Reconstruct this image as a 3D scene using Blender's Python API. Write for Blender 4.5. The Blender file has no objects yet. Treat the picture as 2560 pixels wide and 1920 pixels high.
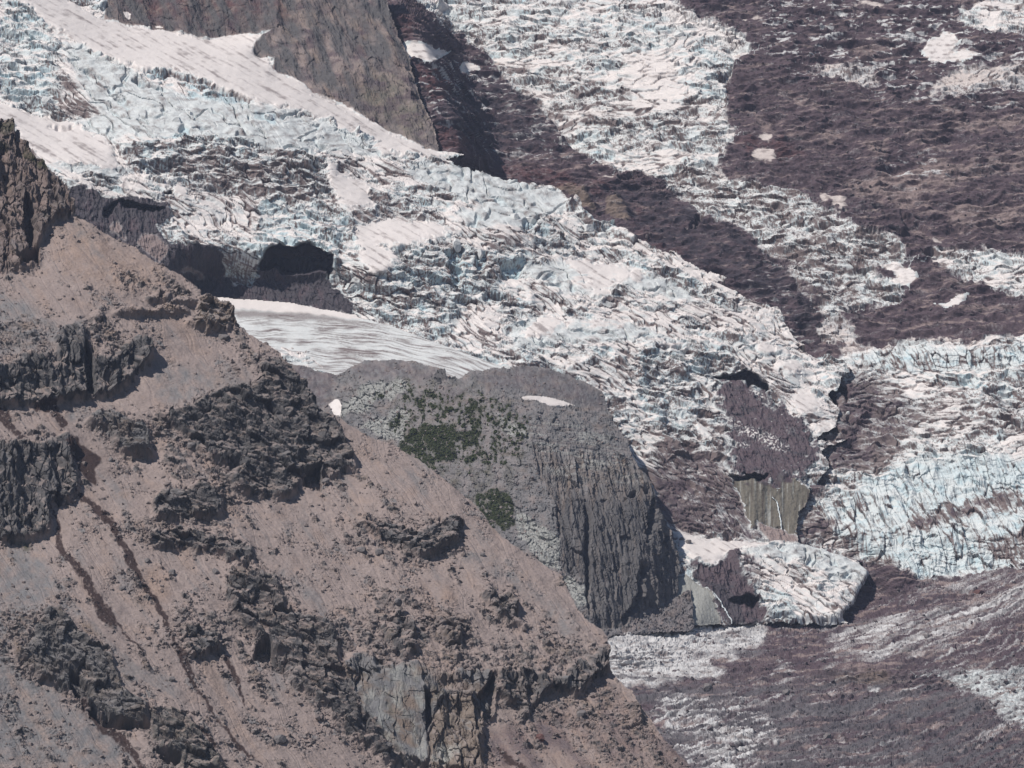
import bpy, bmesh, math, random
import numpy as np
from mathutils import Vector
from mathutils.noise import noise as mathutils_noise

# ------------------------------------------------------------------ camera, sky, sun, exposure
scene = bpy.context.scene
C = scene.collection
PITCH = math.radians(3.0)
HFOV = math.radians(12.0)
F = 1280.0 / math.tan(HFOV / 2)            # focal length in units of the 2560 px wide frame
cam_d = bpy.data.cameras.new('camera')
cam_d.sensor_width = 36.0
cam_d.angle = HFOV
cam_d.clip_start = 1.0
cam_d.clip_end = 20000.0
cam = bpy.data.objects.new('camera', cam_d)
C.objects.link(cam)
cam.location = (0, 0, 0)
cam.rotation_euler = (math.pi / 2 + PITCH, 0, 0)
scene.camera = cam

SUN_EL, SUN_AZ = math.radians(53), math.radians(234)      # compass style: 180 = behind the camera, 270 = from the left
sdir = Vector((math.sin(SUN_AZ) * math.cos(SUN_EL), math.cos(SUN_AZ) * math.cos(SUN_EL), math.sin(SUN_EL)))
sun_d = bpy.data.lights.new('sun', 'SUN')
sun_d.energy = 4.7
sun_d.angle = math.radians(0.5)
sun_d.color = (1.0, 0.95, 0.88)
sun = bpy.data.objects.new('sun', sun_d)
C.objects.link(sun)
sun.rotation_euler = (-sdir).to_track_quat('-Z', 'Y').to_euler()
sun.location = (-500, 0, 1500)

world = bpy.data.worlds.new('World')
scene.world = world
world.use_nodes = True
wn = world.node_tree
sky = wn.nodes.new('ShaderNodeTexSky')
sky.sky_type = 'NISHITA'
sky.sun_disc = False
sky.sun_elevation = SUN_EL
sky.sun_rotation = SUN_AZ
sky.altitude = 1800
wn.links.new(sky.outputs[0], wn.nodes['Background'].inputs[0])
wn.nodes['Background'].inputs[1].default_value = 0.075

scene.view_settings.view_transform = 'Standard'
scene.view_settings.look = 'None'
scene.view_settings.gamma = 1.0
scene.view_settings.exposure = 0.05
scene.cycles.max_bounces = 4
scene.cycles.diffuse_bounces = 3
scene.cycles.volume_bounces = 0

STEP = 1.6
rnd = random.Random(7)

# ------------------------------------------------------------------ noise
def _hash(ix, iy, iz, seed):
    h = (ix.astype(np.uint32) * np.uint32(374761393)) ^ (iy.astype(np.uint32) * np.uint32(668265263)) \
        ^ (iz.astype(np.uint32) * np.uint32(2147483647 - 58)) ^ np.uint32((seed * 974634777) & 0xffffffff)
    h = (h ^ (h >> np.uint32(13))) * np.uint32(1274126177)
    h = (h ^ (h >> np.uint32(15))) * np.uint32(2246822519)
    return h ^ (h >> np.uint32(16))

_Z0 = np.zeros(1, np.int64)

def perlin2(x, y, seed=0):
    x = np.asarray(x, np.float32); y = np.asarray(y, np.float32)
    x0 = np.floor(x); y0 = np.floor(y)
    fx = x - x0; fy = y - y0
    ix = x0.astype(np.int64); iy = y0.astype(np.int64)
    u = fx * fx * fx * (fx * (fx * 6 - 15) + 10); v = fy * fy * fy * (fy * (fy * 6 - 15) + 10)
    def g(dx, dy):
        a = _hash(ix + dx, iy + dy, _Z0, seed).astype(np.float32) * np.float32(2 * math.pi / 4294967296.0)
        return np.cos(a) * (fx - dx) + np.sin(a) * (fy - dy)
    a = g(0, 0); b = g(1, 0); c = g(0, 1); d = g(1, 1)
    return (a + u * (b - a) + v * ((c + u * (d - c)) - (a + u * (b - a)))) * np.float32(1.45)

def fbm2(x, y, octs=4, seed=0, gain=0.5, ridged=False):
    s = 0; a = 1.0; t = 0; k = 1.0
    for o in range(octs):
        n = perlin2(x * k, y * k, seed + o * 17)
        s = s + a * ((1 - 2 * np.abs(n)) if ridged else n)
        t += a; a *= gain; k *= 2.03
    return s / t

def voronoi2(x, y, seed=0):
    """f1, f2, three random numbers of the cell, offset to the cell's point"""
    x = np.asarray(x, np.float32); y = np.asarray(y, np.float32)
    ix = np.floor(x).astype(np.int64); iy = np.floor(y).astype(np.int64)
    f1 = np.full(x.shape, 9.0, np.float32); f2 = f1.copy()
    cid = np.zeros(x.shape, np.uint32); ox = np.zeros_like(f1); oy = np.zeros_like(f1)
    for dy in (-1, 0, 1):
        for dx in (-1, 0, 1):
            h = _hash(ix + dx, iy + dy, _Z0, seed)
            px = ix + dx + (h & np.uint32(65535)).astype(np.float32) / 65535.0
            py = iy + dy + (h >> np.uint32(16)).astype(np.float32) / 65535.0
            ddx = (x - px).astype(np.float32); ddy = (y - py).astype(np.float32)
            ax = np.abs(ddx); ay = np.abs(ddy)
            d = 0.45 * np.sqrt(ddx * ddx + ddy * ddy) + 0.35 * np.maximum(ax, ay) + 0.2 * np.abs(ddx + 0.6 * ddy)
            m = d < f1
            f2 = np.where(m, f1, np.minimum(f2, d))
            f1 = np.where(m, d, f1); cid = np.where(m, h, cid)
            ox = np.where(m, ddx, ox); oy = np.where(m, ddy, oy)
    def r(k):
        q = (cid ^ np.uint32(k * 2654435761 & 0xffffffff)) * np.uint32(2246822519)
        q = (q ^ (q >> np.uint32(15))) * np.uint32(3266489917)
        return ((q ^ (q >> np.uint32(16))) & np.uint32(0xffffff)).astype(np.float32) / 16777215.0
    return f1, f2, r(1), r(2), r(3), ox, oy

def blocks(x, y, seed, tilt=1.0, crack=0.25):
    """tilted facets with cracks between them, about -1..1; also the closeness to a crack 0..1"""
    f1, f2, a, b, c, ox, oy = voronoi2(x, y, seed)
    e = np.clip((f2 - f1) / 0.16, 0, 1)
    h = (a - 0.5) * 1.5 + tilt * ((b - 0.5) * 2 * ox + (c - 0.5) * 2 * oy)
    return h - crack * (1 - e) ** 2, 1 - e, a

def sstep(a, b, x):
    t = np.clip((x - a) / (b - a), 0, 1)
    return t * t * (3 - 2 * t)

def blur(a, r):
    r = int(round(r))
    if r < 1: return a.astype(np.float32)
    for _ in range(2):
        for ax in (0, 1):
            p = np.pad(a, [(r + 1, r) if k == ax else (0, 0) for k in (0, 1)], mode='edge').astype(np.float64)
            c = np.cumsum(p, axis=ax)
            n = a.shape[ax]; w = 2 * r + 1
            a = ((c[w:w + n] - c[:n]) if ax == 0 else (c[:, w:w + n] - c[:, :n])) / w
    return a.astype(np.float32)

# ------------------------------------------------------------------ tracing: corners noted on nine enlarged tiles of the scene plan
TILES = {1: (0, 0), 2: (830, 0), 3: (1660, 0), 4: (0, 620), 5: (830, 620), 6: (1660, 620), 7: (0, 1240), 8: (830, 1240), 9: (1660, 1240)}

def T(t, s):
    x0, y0 = TILES[t]
    v = [float(q) for q in s.replace(',', ' ').split()]
    return [(x0 + v[i] / 2.44, y0 + v[i + 1] / 2.44) for i in range(0, len(v), 2)]

class Layer:
    def __init__(self, x0, y0, x1, y1, seed, mpp):
        self.xs = np.arange(x0, x1 + STEP, STEP, dtype=np.float32); self.ys = np.arange(y0, y1 + STEP, STEP, dtype=np.float32)
        self.X, self.Y = np.meshgrid(self.xs, self.ys)
        self.shape = self.X.shape
        self.seed = seed; self.mpp = mpp
        X, Y = self.X, self.Y
        self.wx = (perlin2(X / 34, Y / 34, seed) * 6 + perlin2(X / 12, Y / 12, seed + 1) * 3.5 + perlin2(X / 5, Y / 5, seed + 2) * 1.6)
        self.wy = (perlin2(X / 34, Y / 34, seed + 3) * 6 + perlin2(X / 12, Y / 12, seed + 4) * 3.5 + perlin2(X / 5, Y / 5, seed + 5) * 1.6)
        self.att = {}
        self.theta = np.full(self.shape, 30, np.float32); self.phi = np.zeros(self.shape, np.float32)
        self.ids = np.ones(self.shape, np.int16)
        self.disp = np.zeros(self.shape, np.float32)
    def _crop(self, xa, ya, xb, yb, m):
        j0 = int(max(0, (xa - m - self.xs[0]) // STEP)); j1 = int(min(self.shape[1], (xb + m - self.xs[0]) // STEP + 2))
        i0 = int(max(0, (ya - m - self.ys[0]) // STEP)); i1 = int(min(self.shape[0], (yb + m - self.ys[0]) // STEP + 2))
        return slice(i0, max(i0, i1)), slice(j0, max(j0, j1))
    def poly(self, pts, warp=1.0, soft=0):
        """mask of the inside of a corner list, its outline roughened"""
        out = np.zeros(self.shape, np.float32)
        p = np.array(pts, np.float32)
        si, sj = self._crop(p[:, 0].min(), p[:, 1].min(), p[:, 0].max(), p[:, 1].max(), 14 * max(warp, .2))
        X = self.X[si, sj] + self.wx[si, sj] * warp; Y = self.Y[si, sj] + self.wy[si, sj] * warp
        ins = np.zeros(X.shape, bool)
        n = len(p)
        for k in range(n):
            xa, ya = p[k]; xb, yb = p[(k + 1) % n]
            if ya == yb: continue
            ins ^= ((ya > Y) != (yb > Y)) & (X < (xb - xa) * (Y - ya) / (yb - ya) + xa)
        out[si, sj] = ins
        return blur(out, soft / STEP) if soft else out
    def line(self, pts, wd, warp=1.0, soft=0):
        """mask of a band along a line; wd: half width, or one per point"""
        out = np.zeros(self.shape, np.float32)
        p = np.array(pts, np.float32); w = np.broadcast_to(np.array(wd, np.float32), (len(p),))
        si, sj = self._crop(p[:, 0].min(), p[:, 1].min(), p[:, 0].max(), p[:, 1].max(), float(w.max()) + 12)
        X = self.X[si, sj] + self.wx[si, sj] * warp; Y = self.Y[si, sj] + self.wy[si, sj] * warp
        best = np.zeros(X.shape, np.float32)
        for k in range(len(p) - 1):
            dx, dy = p[k + 1] - p[k]; l2 = dx * dx + dy * dy + 1e-6
            t = np.clip(((X - p[k, 0]) * dx + (Y - p[k, 1]) * dy) / l2, 0, 1)
            d = np.hypot(X - p[k, 0] - t * dx, Y - p[k, 1] - t * dy)
            best = np.maximum(best, (d < (w[k] + t * (w[k + 1] - w[k]))).astype(np.float32))
        out[si, sj] = best
        return blur(out, soft / STEP) if soft else out
    def union(self, plist, warp=1.0, soft=0):
        m = np.zeros(self.shape, np.float32)
        for p in plist: m = np.maximum(m, self.poly(p, warp))
        return blur(m, soft / STEP) if soft else m
    def slope(self, m, th, ph=None):
        self.theta = self.theta * (1 - m) + th * m
        if ph is not None: self.phi = self.phi * (1 - m) + ph * m
    def add(self, name, m, k=1.0):
        self.att[name] = np.maximum(self.att.get(name, np.zeros(self.shape, np.float32)), m * k)
    def setmax(self, name, m, v):
        a = self.att.get(name, np.zeros(self.shape, np.float32))
        self.att[name] = a * (1 - m) + v * m
    def get(self, name):
        return self.att.get(name, np.zeros(self.shape, np.float32))
    def solve(self, anchor, dist):
        """relief whose slope and aspect are theta and phi (degrees) everywhere, as nearly as one surface can: least squares"""
        th = np.radians(np.clip(self.theta, 4, 86)); ph = np.radians(np.clip(self.phi, -75, 75))
        nx = np.sin(th) * np.sin(ph); ny = -np.sin(th) * np.cos(ph); nz = np.cos(th)
        nu = nz * math.cos(PITCH) - ny * math.sin(PITCH); nf = ny * math.cos(PITCH) + nz * math.sin(PITCH)
        a = (self.X - 1280) / F; b = (960 - self.Y) / F
        den = np.minimum(nx * a + nu * b + nf, -0.07)
        gx = -(nx / F) / den * STEP; gy = (nu / F) / den * STEP
        H, W = self.shape
        ex = (gx[:, 1:] + gx[:, :-1]) / 2; ey = (gy[1:] + gy[:-1]) / 2
        div = np.zeros((H, W))
        div[:, :-1] += ex; div[:, 1:] -= ex; div[:-1] += ey; div[1:] -= ey
        m = np.concatenate([div, div[::-1]], 0); m = np.concatenate([m, m[:, ::-1]], 1)
        k1 = 2 * np.cos(np.pi * np.arange(2 * H) / H) - 2; k2 = 2 * np.cos(np.pi * np.arange(W + 1) / W) - 2
        eig = k1[:, None] + k2[None, :]; eig[0, 0] = 1
        fr = np.fft.rfft2(m) / eig; fr[0, 0] = 0
        L = np.fft.irfft2(fr, s=(2 * H, 2 * W))[:H, :W]
        i = int((anchor[1] - self.ys[0]) / STEP); j = int((anchor[0] - self.xs[0]) / STEP)
        self.w = np.exp(L - L[i, j]) * dist
        self.w0 = self.w
    def depth_at(self, x, y):
        i = np.clip(((y - self.ys[0]) / STEP).astype(int), 0, self.shape[0] - 1); j = np.clip(((x - self.xs[0]) / STEP).astype(int), 0, self.shape[1] - 1)
        return self.w[i, j]
    def points(self):
        a = (self.X - 1280) / F; b = (960 - self.Y) / F
        w = self.w
        self.P = np.stack([w * a, w * (math.cos(PITCH) - b * math.sin(PITCH)), w * (math.sin(PITCH) + b * math.cos(PITCH))], -1)
        self.N = self.normal(self.P, 3)
        q = self.P / self.mpp
        self.s = (q[..., 0] + 0.25 * q[..., 1]).astype(np.float32)      # along the slope
        self.t = (q[..., 2] + 0.55 * q[..., 1]).astype(np.float32)      # up the slope
    def normal(self, P, r):
        Q = np.stack([blur(P[..., k], r) for k in range(3)], -1) if r else P
        du = np.gradient(Q, axis=1); dv = np.gradient(Q, axis=0)
        n = np.cross(du, -dv)
        n = -n
        n /= np.linalg.norm(n, axis=-1, keepdims=True) + 1e-12
        f = np.sign((n * self.P).sum(-1, keepdims=True))
        return -n * f
    def displace(self, push=0.35):
        d = self.N.copy()
        d[..., 1] -= push; d /= np.linalg.norm(d, axis=-1, keepdims=True)
        self.P = self.P + d * (self.disp * self.mpp)[..., None]

def weld(back, front, pts, off, reach):
    """bend the ground behind so that it meets the ground in front along a line"""
    m = back.line(pts, 8, 0)
    diff = (front.depth_at(back.X, back.Y) + off - back.w) * m
    r = reach / STEP
    num = blur(diff, r); den = blur(m, r)
    fall = sstep(0, .75 * den.max(), den)
    back.w = back.w + num / (den + 1e-6) * fall

# ------------------------------------------------------------------ materials: node palettes; the attributes say which ground is where
def material(name, base, mixes, rough=0.95, scale=1.0, contrast=0.35, bump=0.5, spec=0.15):
    m = bpy.data.materials.new(name); m.use_nodes = True
    nt = m.node_tree; N = nt.nodes; L = nt.links
    bs = N['Principled BSDF']; bs.inputs['Roughness'].default_value = rough; bs.inputs['Specular IOR Level'].default_value = spec
    tc = N.new('ShaderNodeTexCoord')
    def noise(sc, det=4, rg=0.6):
        n = N.new('ShaderNodeTexNoise'); n.inputs['Scale'].default_value = sc; n.inputs['Detail'].default_value = det
        n.inputs['Roughness'].default_value = rg; L.new(tc.outputs['Object'], n.inputs['Vector']); return n
    def mth(op, a, b=None):
        n = N.new('ShaderNodeMath'); n.operation = op
        for k, v in enumerate((a, b)):
            if v is None: continue
            if isinstance(v, (int, float)): n.inputs[k].default_value = v
            else: L.new(v, n.inputs[k])
        return n.outputs[0]
    fine = noise(1.1 * scale, 5, 0.7); mid = noise(0.16 * scale, 4, 0.65); tiny = noise(3.2 * scale, 3, 0.6)
    rgb = N.new('ShaderNodeRGB'); rgb.outputs[0].default_value = (*base, 1)
    col = rgb.outputs[0]
    for k, (attr, c, soft) in enumerate(mixes):
        at = N.new('ShaderNodeAttribute'); at.attribute_name = attr
        v = mth('ADD', at.outputs['Fac'], mth('MULTIPLY', mth('SUBTRACT', (fine if k % 2 else tiny).outputs[0], 0.5), soft * 2.2))
        mr = N.new('ShaderNodeMapRange'); mr.interpolation_type = 'SMOOTHSTEP'
        mr.inputs[1].default_value = 0.5 - 0.5 * (1 - min(soft, 0.9)) ; mr.inputs[2].default_value = 0.5 + 0.5 * (1 - min(soft, 0.9))
        mr.inputs[1].default_value = 0.08; mr.inputs[2].default_value = 0.92
        L.new(v, mr.inputs[0])
        # nothing of this ground where its attribute is nought
        gate = mth('MULTIPLY', mr.outputs[0], mth('MINIMUM', mth('MULTIPLY', at.outputs['Fac'], 12.0), 1.0))
        mx = N.new('ShaderNodeMix'); mx.data_type = 'RGBA'
        L.new(gate, mx.inputs[0]); L.new(col, mx.inputs[6]); mx.inputs[7].default_value = (*c, 1)
        col = mx.outputs[2]
    var = mth('ADD', mth('MULTIPLY', fine.outputs[0], contrast * 1.6), mth('ADD', mth('MULTIPLY', mid.outputs[0], contrast), 1 - contrast * 1.3))
    mul = N.new('ShaderNodeMix'); mul.data_type = 'RGBA'; mul.blend_type = 'MULTIPLY'; mul.inputs[0].default_value = 1
    L.new(col, mul.inputs[6]); cmb = N.new('ShaderNodeCombineColor')
    for k in range(3): L.new(var, cmb.inputs[k])
    L.new(cmb.outputs[0], mul.inputs[7]); L.new(mul.outputs[2], bs.inputs['Base Color'])
    bp = N.new('ShaderNodeBump'); bp.inputs['Strength'].default_value = bump; bp.inputs['Distance'].default_value = 0.35 / scale
    L.new(fine.outputs[0], bp.inputs['Height']); L.new(bp.outputs[0], bs.inputs['Normal'])
    return m

SCREE = (0.252, 0.203, 0.189); GREY = (0.160, 0.156, 0.160); DARK = (0.092, 0.087, 0.089); WARM = (0.262, 0.196, 0.168)
PALE = (0.300, 0.300, 0.285); MOSS = (0.038, 0.042, 0.019); WET = (0.045, 0.030, 0.028); BROWN = (0.178, 0.136, 0.112)
SNOW = (0.63, 0.58, 0.56); ICE = (0.525, 0.55, 0.552); BLUE = (0.40, 0.51, 0.55); GRIT = (0.150, 0.116, 0.112); DEBRIS = (0.081, 0.058, 0.067)
GRAVEL = (0.215, 0.165, 0.157); TANSNOW = (0.50, 0.44, 0.415); RED = (0.098, 0.050, 0.052); OLIVE = (0.138, 0.124, 0.102)
ROCK_MIX = [('grey', GREY, 0.35), ('warm', WARM, 0.35), ('brown', BROWN, 0.35), ('olive', OLIVE, 0.35), ('pale', PALE, 0.35), ('red', RED, 0.4), ('debris', DEBRIS, 0.35), ('dark', DARK, 0.35), ('wet', WET, 0.3), ('moss', MOSS, 0.45), ('snow', SNOW, 0.25)]
M_SCREE = material('weathered scree and rock', SCREE, ROCK_MIX, contrast=0.45, bump=0.9)
M_ROCK = material('jointed dark rock', DARK, [(a, c, s) for a, c, s in ROCK_MIX if a != 'dark'], contrast=0.40, bump=0.7, scale=1.2)
ICE_MIX = [('blue', BLUE, 0.35), ('snow', SNOW, 0.2), ('dirt', GRIT, 0.35), ('brown', BROWN, 0.3), ('gravel', GRAVEL, 0.35), ('debris', DEBRIS, 0.4), ('red', RED, 0.35), ('dark', (0.048, 0.042, 0.050), 0.4)]
M_ICE = material('crevassed glacier ice', ICE, ICE_MIX, rough=0.7, contrast=0.16, bump=0.35, scale=0.8, spec=0.25)
M_SNOW = material('old summer snow', SNOW, [('dirt', GRIT, 0.3), ('brown', BROWN, 0.3), ('debris', DEBRIS, 0.3)], rough=0.85, contrast=0.08, bump=0.2, scale=0.8)
M_DEBRIS = material('rubble covered ice', DEBRIS, [('gravel', GRAVEL, 0.5), ('brown', BROWN, 0.3), ('red', RED, 0.35), ('ice', (0.50, 0.49, 0.49), 0.5), ('snow', TANSNOW, 0.3), ('pale', PALE, 0.3), ('olive', OLIVE, 0.3), ('dirt', GRIT, 0.4), ('grey', (0.098, 0.090, 0.098), 0.4), ('dark', (0.046, 0.038, 0.047), 0.45)], contrast=0.40, bump=0.7, scale=0.9)

# ------------------------------------------------------------------ meshes
def link(o):
    C.objects.link(o); return o

def props(o, label=None, cat=None, kind=None, group=None):
    if label: o['label'] = label
    if cat: o['category'] = cat
    if kind: o['kind'] = kind
    if group: o['group'] = group
    return o

def raw_mesh(name, V, faces, nper, mat, smooth=False, parent=None):
    if parent is not None: V = V - np.array(parent.location)
    me = bpy.data.meshes.new(name)
    me.vertices.add(len(V)); me.vertices.foreach_set('co', np.ascontiguousarray(V, np.float32).ravel())
    nf = len(faces)
    me.loops.add(nf * nper); me.loops.foreach_set('vertex_index', np.ascontiguousarray(faces, np.int32).ravel())
    me.polygons.add(nf); me.polygons.foreach_set('loop_start', np.arange(0, nf * nper, nper, dtype=np.int32))
    me.polygons.foreach_set('use_smooth', np.full(nf, smooth, bool))
    me.materials.append(mat)
    me.update(calc_edges=True)
    o = bpy.data.objects.new(name, me); o.parent = parent
    return link(o)

def build(layer, mask, spec):
    """one mesh per id of the layer; spec: id -> (name, material, smooth, label, category, kind, parent, group)"""
    H, W = layer.shape
    mask = mask > 0.5
    cell = mask[:-1, :-1] & mask[1:, :-1] & mask[:-1, 1:] & mask[1:, 1:]
    idx = np.arange(H * W).reshape(H, W)
    quads = np.stack([idx[:-1, :-1], idx[1:, :-1], idx[1:, 1:], idx[:-1, 1:]], -1)
    cid = layer.ids[:-1, :-1]
    # skirt: from every open edge the surface runs on, away and down
    cp = np.pad(cell, 1); ip = np.pad(cid, 1)
    he = cp[:-1, 1:-1] ^ cp[1:, 1:-1]; ve = cp[1:-1, :-1] ^ cp[1:-1, 1:]
    hid = np.where(cp[:-1, 1:-1], ip[:-1, 1:-1], ip[1:, 1:-1]); vid = np.where(cp[1:-1, :-1], ip[1:-1, :-1], ip[1:-1, 1:])
    a1 = idx[:, :-1][he]; b1 = idx[:, 1:][he]; a2 = idx[:-1, :][ve]; b2 = idx[1:, :][ve]
    ea = np.concatenate([a1, a2]); eb = np.concatenate([b1, b2]); eid = np.concatenate([hid[he], vid[ve]])
    P = layer.P.reshape(-1, 3)
    ray = P / np.linalg.norm(P, axis=1, keepdims=True)
    below = np.zeros((H, W), bool); below[:-12] = mask[12:]; above = np.zeros((H, W), bool); above[6:] = mask[:-6]
    top = (below & ~above).astype(np.float32).reshape(-1, 1) * np.array([[0, 0, -1.0]])
    R1 = P + ray * 12 * layer.mpp + top * 1.5 * layer.mpp; R2 = P + ray * 160 * layer.mpp + top * 60 * layer.mpp
    allP = np.concatenate([P, R1, R2]); n = H * W
    sk = np.concatenate([np.stack([ea, eb, eb + n, ea + n], -1), np.stack([ea + n, eb + n, eb + 2 * n, ea + 2 * n], -1)])
    sid = np.concatenate([eid, eid])
    out = {}
    for i, (name, mat, smooth, label, cat, kind, parent, group) in spec.items():
        q = np.concatenate([quads[cell & (cid == i)], sk[sid == i]])
        if len(q) == 0: continue
        u, inv = np.unique(q, return_inverse=True)
        o = raw_mesh(name, allP[u], inv.reshape(-1, 4), 4, mat, smooth, parent)
        for k, v in layer.att.items():
            vv = v.ravel()[u % n]
            if vv.max() <= 0.02: continue
            at = o.data.attributes.new(k, 'FLOAT', 'POINT'); at.data.foreach_set('value', np.ascontiguousarray(vv, np.float32))
        props(o, label, cat, kind, group)
        out[i] = o
    return out

# ================================================================== the near ridge of pink scree
A = Layer(-70, 230, 1800, 1990, 11, 0.125)
sil = [(-90, 240)] + T(1, '-60,725 0,725 70,738 82,790 122,815 118,865 165,900 215,950 250,990 280,1025 320,1060 350,1095 385,1115 410,1160 430,1185 450,1260 455,1300 480,1320 600,1395 690,1450 780,1490 830,1510 900,1565 980,1610 1050,1650') \
    + T(4, '1130,180 1190,230 1225,260 1230,290 1300,300 1360,340 1420,375 1430,410 1445,480 1490,490 1560,550 1640,590 1700,630 1715,655 1790,740 1860,840 1890,900 1950,985 2040,1020 2070,1060') \
    + T(5, '40,1030 130,1090 230,1150 330,1180 390,1200 480,1260 560,1310 640,1370 720,1440 800,1500 860,1550 920,1620') \
    + T(8, '900,85 980,180 1040,240 1120,310 1250,390 1330,440 1400,475 1440,560 1500,690 1570,760 1630,800 1670,850 1685,930 1690,1000 1700,1070 1830,1190 1890,1290 1960,1380 2040,1500 2130,1590 2196,1650') \
    + [(1790, 2000), (-90, 2000)]
sil[0] = (-90, 296)
A_mask = A.poly(sil, 0.55)
fl_a = A.X * 0.80 - A.Y * 0.60; fl_f = A.X * 0.60 + A.Y * 0.80
A.theta[:] = 35 + 6 * fbm2(fl_a / 120, fl_f / 260, 3, 5)
A.phi[:] = 20 + 16 * fbm2(fl_a / 24, fl_f / 260, 2, 10) + 32 * fbm2(fl_a / 80, fl_f / 420, 3, 8) + 14 * fbm2(A.X / 50, A.Y / 50, 3, 9)

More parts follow.
